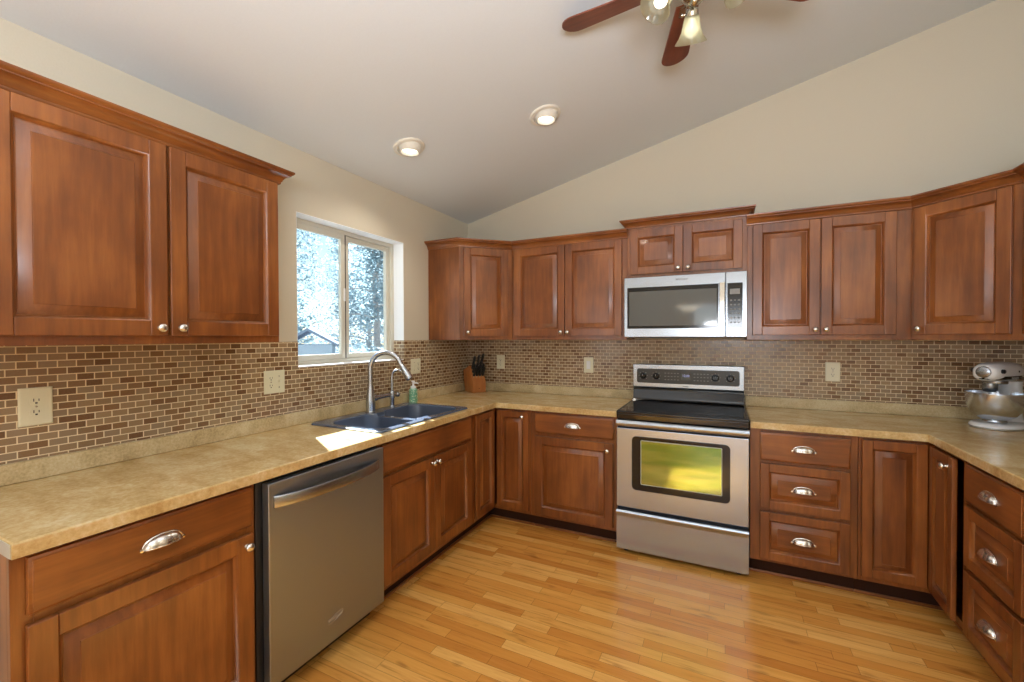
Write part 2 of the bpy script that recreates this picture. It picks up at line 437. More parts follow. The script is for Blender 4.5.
# mosaic tile on the walls
TZ0, TZ1 = 0.98, 1.381
m = MB()
for y0, y1, z0, z1 in ((-3.08, WY0, TZ0, TZ1), (WY0, WY1, TZ0, WZ0), (WY1, 0, TZ0, TZ1)): m.box(0, 0.006, y0, y1, z0, z1)
m.build('tile_backsplash', M['tile_l'], wall_left, smooth=0)
m = MB(); m.box(-0.105, 0, WY1 - 0.004, WY1, WZ0, TZ1); m.box(-0.105, 0, WY0, WY0 + 0.004, WZ0, TZ1)
m.build('tile_return', M['tile_b'], wall_left, smooth=0)
m = MB(); m.box(0.006, W, -0.006, 0, TZ0 - 0.1, TZ1)
m.build('tile_backsplash', M['tile_b'], wall_back, smooth=0)
m = MB(); m.box(W - 0.006, W, -1.43, -0.006, TZ0, TZ1)
m.build('tile_backsplash', M['tile_l'], wall_right, smooth=0)

# kitchen window
def sash(y0, y1, z0, z1, x0, x1, w):
    mb = MB()
    mb.box(x0, x1, y0, y0 + w, z0, z1, .003); mb.box(x0, x1, y1 - w, y1, z0, z1, .003)
    mb.box(x0, x1, y0 + w, y1 - w, z0, z0 + w, .003); mb.box(x0, x1, y0 + w, y1 - w, z1 - w, z1, .003)
    return mb
win = tag(sash(WY0, WY1, WZ0, WZ1, -0.15, -0.095, 0.032).build('window_1', M['vinyl']), kind='structure')
YM = -1.385
s1 = sash(WY0 + .032, YM - .004, WZ0 + .032, WZ1 - .032, -0.118, -0.092, 0.034).build('sliding_sash', M['vinyl'], win)
s2 = sash(YM + .004, WY1 - .032, WZ0 + .032, WZ1 - .032, -0.142, -0.112, 0.034).build('fixed_sash', M['vinyl'], win)
m = MB(); m.box(-0.112, -0.094, YM - .004, YM + .004, WZ0 + .034, WZ1 - .034); m.build('rubber_seal', M['seal'], win)
m = MB(); m.box(-0.118, -0.1, YM + .004, YM + .036, WZ0 + .034, WZ1 - .034, .003); m.build('meeting_rail', M['vinyl'], win)
m = MB(); m.box(-0.107, -0.103, WY0 + .064, YM - .036, WZ0 + .064, WZ1 - .064); m.build('pane', M['pane'], s1, smooth=0)
m = MB(); m.box(-0.13, -0.126, YM + .036, WY1 - .064, WZ0 + .064, WZ1 - .064); m.build('pane', M['pane'], s2, smooth=0)
m = MB(); m.tube([(-0.09, YM - .012, 1.655)] + [(-0.09 + .026 * math.sin(PI * i / 8), YM - .012, 1.655 + .065 * i / 8) for i in range(9)] + [(-0.09, YM - .012, 1.72)], 0.005, 8)
m.box(-.093, -.088, YM - .018, YM - .004, 1.645, 1.73, .002)
m.build('window_latch', M['white'], s1)
m = MB(); m.box(-0.098, 0.0, WY0 + .004, WY1 - .004, WZ0, WZ0 + .008, .002); m.build('window_sill', M['white'], win)
m = MB(); m.box(-0.098, -0.0005, WY0, WY1, WZ1 - .004, WZ1); m.box(-0.098, -0.0005, WY1 - .003, WY1, TZ1, WZ1 - .004); m.box(-0.098, -0.0005, WY0, WY0 + .003, TZ1, WZ1 - .004)
m.build('window_reveal', M['white'], win, smooth=0)
# added dining window around the fill lamp, and patio door behind the camera
w2 = tag(sash(DY0, DY1, DZ0, DZ1, -0.14, -0.08, 0.05).build('window_2', M['vinyl']), kind='structure')
m = MB(); m.box(-0.112, -0.108, DY0 + .05, DY1 - .05, DZ0 + .05, DZ1 - .05); m.build('pane', M['pane'], w2, smooth=0)
d1 = MB()
for a, b in ((PX0, PX0 + .94), (PX0 + .94, PX1)):
    for x0, x1, z0, z1 in ((a, a + .07, 0, PZ), (b - .07, b, 0, PZ), (a + .07, b - .07, 0, .12), (a + .07, b - .07, PZ - .08, PZ)): d1.box(x0, x1, YR - .12, YR - .06, z0, z1, .003)
d1 = tag(d1.build('door_1', M['vinyl']), kind='structure')
m = MB(); m.box(PX0 + .07, PX0 + .87, YR - .092, YR - .088, .12, PZ - .08); m.box(PX0 + 1.01, PX1 - .07, YR - .092, YR - .088, .12, PZ - .08); m.build('pane', M['pane'], d1, smooth=0)

# ------------------------------------------------------------------ cabinets
TH = 0.021          # door thickness
def rect(x0, x1, z0, z1, y): return [Vector((x0, y, z0)), Vector((x1, y, z0)), Vector((x1, y, z1)), Vector((x0, y, z1))]
def knob(parent, x, z):
    mb = MB(); mb.lathe([(0.0085, 0), (0.0085, .002), (.0052, .005), (.005, .012), (.011, .016), (.0155, .021), (.0145, .026), (.009, .0295), (.002, .0305)], 20, T(x, -TH, z) @ RX(R(90)))
    return mb.build('knob', M['nickel'], parent)
PULL = None
def cup_pull(parent, x, z, y=-TH):
    global PULL
    if PULL is None:
        mb = MB(); a, b, d = .050, .030, .024
        nt, nf = 40, 8
        def P(t, f, k):
            fl = 1 + 0.10 * (abs(math.cos(4 * t)) - .5) * math.sin(f)
            return Vector((a * k * math.cos(t), -d * k * fl * math.sin(t) ** .8 * math.sin(f), b * k * fl * math.sin(t) ** .8 * math.cos(f)))
        for k in (1.0, 0.9):
            mb.loft([[P(PI * i / nt, PI / 2 * j / nf, k) for i in range(nt + 1)] for j in range(nf + 1)], False, False, False)
        mb.loft([[P(PI * i / nt, PI / 2, k) for i in range(nt + 1)] for k in (1.0, .9)], False, False, False)
        mb.tube([P(PI * i / 24, 0, 1.03) + Vector((0, -.001, 0)) for i in range(25)], .0026, 8)
        mb.tube([P(PI * i / 24, PI / 2, 1.0) for i in range(25)], .0022, 8)
        for sx in (-1, 1): mb.lathe([(.006, 0), (.006, .003), (.003, .004)], 12, T(sx * .053, 0, 0) @ RX(R(90)))
        PULL = mb.build('cup_pull', M['nickel'], parent, (x, y, z - .012), smooth=45); return PULL
    o = PULL.copy(); COL.objects.link(o); o.parent = parent; o.location = (x, y, z - .012); return o

def panel_door(name, parent, x0, x1, z0, z1, loc=None, rz=0, s=0.056, ramp=0.030, knob_at=None, pull=False):
    """framed raised-panel front standing on the face plane y=0, front at y=-TH; x, z in the parent's frame"""
    w, h = x1 - x0, z1 - z0
    mb = MB(); e = .0035
    mb.mat(0); mb.box(0, s, -TH, -.001, 0, h, e); mb.box(w - s, w, -TH, -.001, 0, h, e)
    mb.mat(1); mb.box(s, w - s, -TH, -.001, 0, s, e * .6); mb.box(s, w - s, -TH, -.001, h - s, h, e * .6)
    # moulded inner edge
    L = lambda i, y: rect(i, w - i, i, h - i, y)
    mb.mat(1); mb.loft([L(s - .0005, -TH + .0004), L(s + .002, -TH + .0022), L(s + .008, -.0075)], False, False)
    mb.mat(2); mb.loft([L(s + .008, -.0075), L(s + .010, -.0042)], False, False)
    d = mb.build(name, [M['wood'], M['woodh'], M['glaze']], parent, loc or (x0, 0, z0), (0, 0, rz))
    pb = MB(); i = s + .0095
    pb.mat(1); pb.loft([L(i, -.0045), L(i + .0035, -.0045)], False, False)
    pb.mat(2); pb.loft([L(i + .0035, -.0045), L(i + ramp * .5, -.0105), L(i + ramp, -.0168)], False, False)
    pb.mat(1); pb.loft([L(i + ramp, -.0165), L(i + ramp + .0015, -.0186)], False, False)
    pb.mat(0); pb.loft([L(i + ramp + .0015, -.0186), L(i + ramp + .0027, -.0192)], False, True)
    pb.mat(0); pb.loft([L(i, -.0045), L(i, -.002)], False, True)
    pb.build('raised_panel', [M['wood'] if h > w * .8 or h > .3 else M['woodh'], M['glaze'], M['wood_shade']], d)
    if knob_at: knob(d, knob_at[0] - x0, knob_at[1] - z0)
    if pull: cup_pull(d, w / 2, h / 2)
    return d
def slab_front(name, parent, x0, x1, z0, z1, pull=False):
    w, h = x1 - x0, z1 - z0
    mb = MB(); L = lambda i, y: rect(i, w - i, i, h - i, y)
    mb.mat(0); mb.loft([L(0, -.001), L(0, -TH + .0075), L(.0015, -TH + .006)], True, False)
    mb.loft([L(.0015, -TH + .006), L(.007, -TH + .0035)], False, False)
    mb.mat(1); mb.loft([L(.007, -TH + .0035), L(.0082, -TH + .0012)], False, False)
    mb.mat(0); mb.loft([L(.0082, -TH + .0012), L(.0105, -TH)], False, True)
    d = mb.build(name, [M['woodh'], M['glaze']], parent, (x0, 0, z0))
    if pull: cup_pull(d, w / 2, h / 2)
    return d
def face_frame(parent, w, z0, z1, stiles, rails, name='face_frame'):
    """stiles: list of (x0,x1); rails: list of (x0,x1,z0,z1)"""
    mb = MB()
    for a, b in stiles: mb.mat(0).box(a, b, 0, .019, z0, z1, .001, 1)
    for a, b, c, d in rails: mb.mat(1).box(a, b, .0005, .019, c, d, .0006, 1)
    return mb.build(name, [M['wood'], M['woodh']], parent)
def carcass(parent, w, depth, z0, z1, top=True):
    mb = MB(); t = .016
    mb.box(0, t, .019, depth, z0, z1); mb.box(w - t, w, .019, depth, z0, z1)
    mb.box(t, w - t, depth - .006, depth, z0, z1); mb.box(t, w - t, .019, depth - .006, z0, z0 + t)
    if top: mb.box(t, w - t, .019, depth - .006, z1 - t, z1)
    mb.mat(1).box(t, w - t, .0192, .024, z0 + t, z1 - t)
    return mb.build('carcass', [M['wood'], M['inside']], parent)
def toe(parent, w, depth=.52):
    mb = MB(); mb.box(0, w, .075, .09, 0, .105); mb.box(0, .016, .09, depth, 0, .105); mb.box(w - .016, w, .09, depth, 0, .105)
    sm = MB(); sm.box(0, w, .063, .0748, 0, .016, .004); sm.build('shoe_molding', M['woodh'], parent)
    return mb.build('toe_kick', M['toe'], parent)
CROWN = [(0, 0), (.007, 0), (.0095, .004), (.0095, .010), (.013, .013), (.015, .019), (.021, .029), (.031, .037), (.041, .041), (.041, .045), (.048, .049), (.052, .055), (.052, .062), (0, .062)]
def crown(parent, path, z, side=1, sc=1.0, world=True, cut0=None, cut1=None):
    """sweep the crown profile along a plan polyline; side=+1 puts it on the right of travel"""
    pts = [Vector((x, y)) for x, y in path]; loops = []
    n = len(pts)
    for i in range(n):
        dirs = []
        if i > 0: dirs.append((pts[i] - pts[i - 1]).normalized())
        if i < n - 1: dirs.append((pts[i + 1] - pts[i]).normalized())
        if i == 0 and cut0: dirs = [Vector(cut0).normalized()] + dirs
        if i == n - 1 and cut1: dirs = dirs + [Vector(cut1).normalized()]
        nr = [Vector((d.y, -d.x)) * side for d in dirs]
        if len(nr) == 1: off = nr[0]
        else: off = (nr[0] + nr[1]) / (1 + nr[0].dot(nr[1]))
        loops.append([Vector((pts[i].x + off.x * d * sc, pts[i].y + off.y * d * sc, z + h * sc)) for d, h in CROWN])
    mb = MB(); k = len(CROWN)
    for j in range(k):
        mb.mat(1 if j in (1, 2, 4, 8) else 0); mb.loft([[l[j], l[(j + 1) % k]] for l in loops], False, False, False)
    mb.mat(0)
    for l in (loops[0], loops[-1]): mb.verts_faces(l, [tuple(range(k))])
    bmesh.ops.remove_doubles(mb.bm, verts=mb.bm.verts[:], dist=1e-6)
    return mb.build('crown_molding', [M['woodh'], M['glaze']], parent, world=wm(parent) if world else None, smooth=40)

GB, GW = 'base cabinets along the three walls', 'wall cabinets along the three walls'
XF = 0.61            # face-frame plane of the base cabinets from the wall
ZT = 0.8755
def base(label, loc, rz, w): return thing('base_cabinet', label, 'cabinet', loc, rz, GB)

# --- left run (local x runs toward the back wall, local -y faces the room)
c = base('base cabinet with one drawer over one door, left of the dishwasher', (XF, -3.07, 0), R(90), .603)
carcass(c, .603, .605, .105, ZT); toe(c, .603)
face_frame(c, .603, .105, ZT, [(0, .04), (.575, .603)], [(.04, .575, .845, ZT), (.04, .575, .69, .722), (.04, .575, .105, .145)])
slab_front('drawer_front', c, .027, .588, .718, .862, True)
panel_door('door', c, .024, .588, .13, .694, knob_at=(.562, .655))

c = base('sink base cabinet with two doors under a blank front panel', (XF, -1.835, 0), R(90), .915)
carcass(c, .913, .605, .105, ZT - .2, top=False); toe(c, .913)
face_frame(c, .913, .105, ZT, [(0, .03), (.872, .913)], [(.03, .872, .845, ZT), (.03, .872, .68, .72), (.03, .872, .105, .145)])
slab_front('false_front', c, .018, .864, .714, .858)
d = panel_door('door', c, .016, .446, .135, .694, knob_at=(.424, .662))
d = panel_door('door', c, .450, .864, .135, .694, knob_at=(.472, .662))

def corner_base(label, mirror):
    """L-shaped corner base with a two-leaf folding door in its inner corner"""
    sx = -1 if mirror else 1
    c = base(label, (W if mirror else 0, 0, 0), 0, .914)
    X = lambda x: sx * x
    t = .016; mb = MB()
    poly_out = [(0.006, -.008), (.912, -.008), (.912, -.59), (.59, -.59), (.59, -.912), (.006, -.912)]
    for z0, z1 in ((.105, .121), (ZT - .016, ZT)): mb.prism([(X(x), y) for x, y in poly_out], z0, z1)
    def bx(b, x0, x1, y0, y1, z0, z1, bev=0): b.box(min(X(x0), X(x1)), max(X(x0), X(x1)), y0, y1, z0, z1, bev, 1)
    bx(mb, .896, .912, -.59, -.008, .105, ZT); bx(mb, .006, .59, -.912, -.896, .105, ZT)
    bx(mb, .006, .012, -.896, -.008, .105, ZT); bx(mb, .012, .896, -.014, -.008, .105, ZT)
    mb.build('carcass', M['wood'], c)
    fr = MB(); fr.mat(0)
    bx(fr, .897, .914, -.61, -.591, .105, ZT, .001); bx(fr, .591, .61, -.914, -.897, .105, ZT, .001)
    fr.mat(1)
    for z0, z1 in ((.848, ZT), (.105, .135)):
        bx(fr, .61, .897, -.6095, -.591, z0, z1, .0006); bx(fr, .591, .6095, -.897, -.61, z0, z1, .0006)
    fr.build('face_frame', [M['wood'], M['woodh']], c)
    tk = MB(); bx(tk, .535, .914, -.535, -.52, 0, .105); bx(tk, .52, .535, -.914, -.52, 0, .105)
    tk.build('toe_kick', M['toe'], c)
    tk = MB(); bx(tk, .547, .914, -.5471, -.5352, 0, .016, .003); bx(tk, .5352, .5471, -.914, -.5352, 0, .016, .003); tk.build('shoe_molding', M['woodh'], c)
    return c
c = corner_base('corner base cabinet between the sink and the range, narrow doors meeting at right angles', False)
panel_door('door', c, 0, .262, .135, .858, loc=(.612, -.906, .135), rz=R(90), s=.045, ramp=.024)
panel_door('door', c, 0, .262, .135, .858, loc=(.640, -.611, .135), rz=0, s=.045, ramp=.024, knob_at=(.217, .82))
c = corner_base('corner base cabinet under the stand mixer, its folding door not quite shut', True)
panel_door('door', c, 0, .262, .135, .858, loc=(-.902, -.611, .135), rz=0, s=.045, ramp=.028)
panel_door('door', c, 0, .268, .135, .858, loc=(-.618, -.634, .135), rz=R(-90 - 2.6), s=.045, ramp=.028, knob_at=(.222, .812))

# --- back run
c = base('base cabinet with one drawer over one door, between corner and range', (.916, -XF, 0), 0, .622)
carcass(c, .622, .603, .105, ZT); toe(c, .622)
face_frame(c, .622, .105, ZT, [(0, .05), (.585, .622)], [(.05, .585, .845, ZT), (.05, .585, .69, .722), (.05, .585, .105, .145)])
slab_front('drawer_front', c, .034, .602, .718, .858, True)
panel_door('door', c, .034, .598, .13, .692, knob_at=(.563, .643))

def drawer_stack(label, loc, rz, w, x0, x1):
    c = base(label, loc, rz, w)
    carcass(c, w, .603, .105, ZT); toe(c, w)
    face_frame(c, w, .105, ZT, [(0, x0 + .018), (x1 - .018, w)], [(x0 + .018, x1 - .018, .845, ZT), (x0 + .018, x1 - .018, .665, .70), (x0 + .018, x1 - .018, .39, .43), (x0 + .018, x1 - .018, .105, .15)])
    slab_front('drawer_front', c, x0, x1, .694, .854, True)
    panel_door('drawer_front', c, x0, x1, .418, .676, s=.046, ramp=.03, pull=True)
    panel_door('drawer_front', c, x0, x1, .125, .398, s=.046, ramp=.03, pull=True)
    return c
drawer_stack('base cabinet of three drawers right of the range', (2.310, -XF, 0), 0, .502, .05, .468)
# --- right run (local x runs toward the camera)
drawer_stack('base cabinet of three drawers on the right wall, at the photo edge', (W - XF, -.918, 0), R(-90), .50, .034, .432)

# --- wall cabinets
ZU, ZU1 = 1.382, 2.128
def wallcab(label, loc, rz, name='wall_cabinet'): return thing(name, label, 'cabinet', loc, rz, GW)
def upper(label, loc, rz, w, doors, stiles, z0=ZU, z1=ZU1, dz0=1.412, dz1=2.112, knobs=(), depth=.303, s=.054):
    c = wallcab(label, loc, rz)
    # the empty stands at the cabinet's own underside
    z = loc[2]
    carcass(c, w, depth, z0 - z, z1 - z)
    face_frame(c, w, z0 - z, z1 - z, stiles, [(stiles[i][1], stiles[i + 1][0], a - z, b - z) for i in range(len(stiles) - 1) for a, b in ((z0, z0 + .04), (z1 - .04, z1))])
    for (a, b), k in zip(doors, knobs): panel_door('door', c, a, b, dz0 - z, dz1 - z, knob_at=(k[0], k[1] - z), s=s)
    return c
c = upper('two-door wall cabinet left of the window', (.305, -3.075, ZU), R(90), .93, [(.040, .477), (.487, .917)], [(0, .05), (.46, .505), (.895, .93)], knobs=[(.450, 1.441), (.516, 1.441)])
crown(c, [(.305, -3.075), (.305, -2.145), (.004, -2.145)], 2.116)

def corner_upper(label, mirror, crown_path, cut1=None, cut0=None, side=1, dspan=(.034, .398), kn=.062):
    c = wallcab(label, (W if mirror else 0, 0, ZU), 0)
    sx = -1 if mirror else 1
    mb = MB(); z1 = ZU1 - ZU
    P = lambda x, y: (sx * x, y)
    for a, b in ((0, .016), (z1 - .016, z1)): mb.prism([P(.004, -.008), P(.61, -.008), P(.61, -.292), P(.292, -.61), P(.004, -.61)], a, b)
    def bx(x0, x1, y0, y1, a, b): mb.box(min(sx * x0, sx * x1), max(sx * x0, sx * x1), y0, y1, a, b)
    bx(.004, .300, -.6145, -.598, 0, z1); bx(.594, .61, -.300, -.008, 0, z1)
    bx(.004, .01, -.598, -.008, .016, z1 - .016); bx(.01, .594, -.014, -.008, .016, z1 - .016)
    mb.build('carcass', M['wood'], c)
    fw = .305 * math.sqrt(2) + .006
    fl, fr = ((.305 - .002, -.6145 - .0), 45) if not mirror else ((-.61 - .002, -.305 + .002), -45)
    f = MB(); f.mat(0); f.box(0, .04, 0, .019, 0, z1, .001, 1); f.box(fw - .04, fw, 0, .019, 0, z1, .001, 1)
    f.mat(1); f.box(.04, fw - .04, .0005, .019, 0, .04); f.box(.04, fw - .04, .0005, .019, z1 - .04, z1); f.mat(2).box(.04, fw - .04, .012, .016, .04, z1 - .04)
    f.build('face_frame', [M['wood'], M['woodh'], M['inside']], c, (fl[0], fl[1], 0), (0, 0, R(fr)))
    a, b = dspan
    mtx = Matrix.Rotation(R(fr), 4, 'Z')
    o = mtx @ Vector((a, 0, 0))
    panel_door('door', c, 0, b - a, 1.412 - ZU, 2.112 - ZU, loc=(fl[0] + o.x, fl[1] + o.y, 1.412 - ZU), rz=R(fr), knob_at=(.028, 1.443 - ZU), s=.054)
    crown(c, crown_path, 2.116, side, cut0=cut0, cut1=cut1)
    return c
q = math.sqrt(.5)
corner_upper('angled corner wall cabinet right of the window, above the knife block', False, [(.004, -.6145), (.303, -.6145), (.612, -.305)], cut1=(1, 0))
c = upper('two-door wall cabinet between the knife-block corner and the microwave', (.612, -.305, ZU), 0, .930, [(.029, .459), (.464, .896)], [(0, .045), (.44, .485), (.88, .930)], knobs=[(.434, 1.441), (.489, 1.441)], depth=.297)
crown(c, [(.612, -.305), (1.549, -.305)], 2.116, cut0=(1, 1))
c = upper('short two-door wall cabinet directly above the microwave', (1.5435, -.305, 1.818), 0, .761, [(.024, .375), (.381, .735)], [(0, .045), (.358, .398), (.715, .761)], z0=1.818, z1=2.19, dz0=1.846, dz1=2.16, knobs=[(.347, 1.873), (.41, 1.873)], depth=.297)
crown(c, [(1.5435, -.006), (1.5435, -.305), (2.3045, -.305), (2.3045, -.006)], 2.180, sc=.92)
c = upper('two-door wall cabinet right of the microwave', (2.3055, -.305, ZU), 0, .812, [(.031, .385), (.391, .742)], [(0, .045), (.37, .41), (.728, .812)], knobs=[(.361, 1.444), (.415, 1.444)], depth=.297)
crown(c, [(2.300, -.305), (W - .612, -.305)], 2.116, cut1=(1, -1))
corner_upper('angled corner wall cabinet above the stand mixer', True, [(W - .612, -.305), (W - .303, -.6145)], cut0=(1, 0), cut1=(0, -1), dspan=(.022, .402))
c = upper('wall cabinet on the right wall at the photo edge', (W - .305, -.6175, ZU), R(-90), .40, [(.03, .37)], [(0, .05), (.35, .40)], knobs=[(.345, 1.443)], depth=.295)
crown(c, [(W - .305, -.6175), (W - .305, -1.0175), (W - .01, -1.0175)], 2.116, cut0=(1, -1))

# ------------------------------------------------------------------ worktops
ZK = 0.9140
def rounded(mesh, off=.007):
    b = bmesh.new(); b.from_mesh(mesh)
    bmesh.ops.dissolve_limit(b, angle_limit=.01, verts=b.verts[:], edges=b.edges[:])
    es = [e for e in b.edges if len(e.link_faces) == 2 and e.calc_face_angle() > .6 and all(v.co.z > ZK - .003 for v in e.verts)]
    bmesh.ops.bevel(b, geom=es, offset=off, segments=3, profile=.5, affect='EDGES')
    b.to_mesh(mesh); b.free(); return mesh
CO = 0.645
SKX0, SKX1, SKY0, SKY1 = .076, .604, -1.812, -.955
ct = thing('countertop', 'sandstone-coloured laminate worktop holding the sink, from left wall to range', 'countertop', (0.3, -1.5, .876))
mb = MB(); mb.prism([(.007, -.007), (.007, -3.074), (CO, -3.074), (CO, -CO), (1.541, -CO), (1.541, -.007)], .876, ZK)
mc = MB(); mc.box(SKX0 + .02, SKX1 - .02, SKY0 + .02, SKY1 - .02, .8, 1.0)
me = rounded(boolean(to_mesh(mb), [to_mesh(mc)]), .006)
link('worktop_slab', me, M['counter'], ct, world=wm(ct))
m = MB(); m.box(.007, .026, -3.074, -.007, ZK, .984, .004); m.box(.026, 1.541, -.026, -.007, ZK, .984, .004)
child(m, 'upstand', M['curb'], ct)
m = MB(); m.box(.007, CO - .006, -3.0755, -3.0742, .877, ZK - .003); child(m, 'end_cap', M['endcap'], ct, smooth=0)
ct = thing('countertop', 'sandstone-coloured laminate worktop right of the range, under the stand mixer', 'countertop', (3.3, -.4, .876))
mb = MB(); mb.prism([(W - .007, -.007), (2.309, -.007), (2.309, -CO), (W - CO, -CO), (W - CO, -1.43), (W - .007, -1.43)], .876, ZK)
me = rounded(to_mesh(mb), .006); link('worktop_slab', me, M['counter'], ct, world=wm(ct))
m = MB(); m.box(2.309, W - .026, -.026, -.007, ZK, .984, .004); m.box(W - .026, W - .007, -1.43, -.007, ZK, .984, .004)
child(m, 'upstand', M['curb'], ct)

# ------------------------------------------------------------------ sink
sk = thing('sink', 'dark blue-grey double-bowl drop-in sink below the window', 'sink', (.34, -1.385, ZK))
def pr(poly, z, k=1.0, c=None):
    if c is None: return [Vector((x, y, z)) for x, y in poly]
    return [Vector((c[0] + (x - c[0]) * k, c[1] + (y - c[1]) * k, z)) for x, y in poly]
mb = MB()
o1 = rrect(SKX0, SKX1, SKY0, SKY1, .035); o2 = rrect(SKX0 + .006, SKX1 - .006, SKY0 + .006, SKY1 - .006, .03)
i1 = rrect(SKX0 + .024, SKX1 - .024, SKY0 + .024, SKY1 - .024, .03)
mb.loft([pr(i1, .715), pr(i1, ZK + .0005), pr(o1, ZK + .0005), pr(o1, ZK + .006), pr(o2, ZK + .0105)])
cuts = []
bowls = ((.165, .562, -1.765, -1.405, .09), (.165, .562, -1.362, -1.000, .08))
for x0, x1, y0, y1, r in bowls:
    k = MB(); cc = ((x0 + x1) / 2, (y0 + y1) / 2); p = rrect(x0, x1, y0, y1, r, 8)
    k.loft([pr(p, .735, .80, cc), pr(p, .742, .86, cc), pr(p, .77, .92, cc), pr(p, ZK + .002, .985, cc), pr(p, ZK + .0065, 1.0, cc), pr(p, ZK + .0115, 1.045, cc), pr(p, 1.0, 1.045, cc)]); cuts.append(to_mesh(k))
low = MB(); low.box(.20, .54, -1.42, -1.34, ZK - .012, 1.0, .008); cuts.append(to_mesh(low))
me = boolean(to_mesh(mb), cuts); link('basin', me, M['sink'], sk, world=wm(sk), smooth=40)
for x0, x1, y0, y1, r in bowls:
    m = MB(); m.lathe([(.04, .7352), (.042, .738), (.03, .739), (.028, .7365)], 24, T((x0 + x1) / 2, (y0 + y1) / 2, 0)); child(m, 'drain', M['brushed'], sk)

# main faucet
ZS = ZK + .0108
fx, fy = .122, -1.385
fc = thing('faucet', 'tall brushed-metal gooseneck faucet with pull-down spray head', 'faucet', (fx, fy, ZS))
m = MB(); m.lathe([(.032, ZS), (.032, ZS + .004), (.029, ZS + .008), (.030, ZS + .05), (.027, ZS + .10), (.019, ZS + .15), (.0160, ZS + .17)], 24, T(fx, fy, 0)); child(m, 'base', M['brushed'], fc)
dv = Vector((.93, .36)).normalized()
zt_ = 1.203; ra = .103
pts = [Vector((fx, fy, z)) for z in (1.07, 1.12, 1.16)]
for i in range(0, 15):
    a = PI - i / 14 * R(164)
    pts.append(Vector((fx + dv.x * (ra + ra * math.cos(a)), fy + dv.y * (ra + ra * math.cos(a)), zt_ + ra * math.sin(a))))
m = MB(); m.tube(pts, .0152, 14); child(m, 'gooseneck', M['brushed'], fc)
pe = pts[-1]; dd = (pts[-1] - pts[-2]).normalized(); dd = (dd + Vector((dv.x * .22, dv.y * .22, 0))).normalized()
m = MB(); m.tube([pe - dd * .005, pe + dd * .015, pe + dd * .02, pe + dd * .06, pe + dd * .105, pe + dd * .112], [.014, .0155, .017, .021, .025, .020], 16); hd = child(m, 'spray_head', M['brushed'], fc)
m = MB(); m.tube([pe + dd * .1125, pe + dd * .115], [.019, .018], 16); m.build('nozzle', M['seal'], hd)
hd2 = bpy.data.objects  # (nozzle was built in room coordinates; shift into the spray head's frame)
for o in hd.children: o.data.transform(wm(fc).inverted())
m = MB(); zl = 1.008; m.tube([(fx, fy + .02, zl), (fx, fy + .05, zl), (fx + .002, fy + .055, zl), (fx + .004, fy + .10, zl + .002), (fx + .004, fy + .175, zl + .003)], [.022, .0215, .015, .0135, .0125], 14); child(m, 'lever_handle', M['brushed'], fc)
# filtered-water tap
gx, gy = .105, -1.165
fc = thing('filter_faucet', 'slim filtered-water tap right of the tall faucet', 'faucet', (gx, gy, ZS))
m = MB(); m.lathe([(.022, ZS), (.022, ZS + .004), (.015, ZS + .008), (.0155, ZS + .055), (.021, ZS + .06), (.021, ZS + .10), (.010, ZS + .112)], 20, T(gx, gy, 0)); child(m, 'base', M['brushed'], fc)
pts = [Vector((gx, gy, z)) for z in (1.03, 1.08, 1.135)]
for i in range(1, 11):
    a = PI - i / 10 * R(160); pts.append(Vector((gx + dv.x * (.042 + .042 * math.cos(a)), gy + dv.y * (.042 + .042 * math.cos(a)), 1.135 + .042 * math.sin(a))))
m = MB(); m.tube(pts, .0075, 10); child(m, 'spout', M['brushed'], fc)
m = MB(); m.tube([(gx, gy + .012, 1.002), (gx, gy + .04, 1.002), (gx, gy + .045, 1.002), (gx + .004, gy + .06, 1.002)], [.014, .014, .018, .018], 12); child(m, 'lever_handle', M['brushed'], fc)

# soap bottle
def soap_mat():
    t = NT('green_patterned_label'); v = t.coords((1, 1, 1))
    vo = t.node('ShaderNodeTexVoronoi', i_Scale=85.0); t.link(v, vo.inputs['Vector'])
    t.link(t.ramp(vo.outputs['Distance'], [(0.25, srgb(226, 234, 214)), (0.42, srgb(112, 178, 146))]), t.b.inputs['Base Color']); t.set(Roughness=.3); return t.m
M['soap'] = soap_mat()
sx_, sy_ = .070, -.895
so = thing('soap_dispenser', 'small green-patterned foam soap bottle with white pump beside the sink', 'soap dispenser', (sx_, sy_, ZK))
def oval(rx, ry, z, n=24):
    z = ZK + (z - ZK) * 1.08
    return [Vector((sx_ + rx * math.cos(2 * PI * j / n), sy_ + ry * math.sin(2 * PI * j / n), z)) for j in range(n)]
m = MB(); m.loft([oval(.028, .030, ZK + .0005), oval(.031, .034, ZK + .006), oval(.030, .033, ZK + .05), oval(.031, .034, ZK + .085), oval(.026, .028, ZK + .094), oval(.018, .018, ZK + .098)]); child(m, 'bottle', M['soap'], so)
m = MB(); m.loft([oval(.020, .020, ZK + .098), oval(.020, .020, ZK + .112), oval(.012, .012, ZK + .115), oval(.007, .007, ZK + .116), oval(.007, .007, ZK + .140), oval(.013, .013, ZK + .141), oval(.013, .013, ZK + .150)])
m.tube([(sx_, sy_, ZK + .146), (sx_ + .03, sy_ + .008, ZK + .146), (sx_ + .038, sy_ + .01, ZK + .141)], .005, 8); child(m, 'pump', M['white'], so)

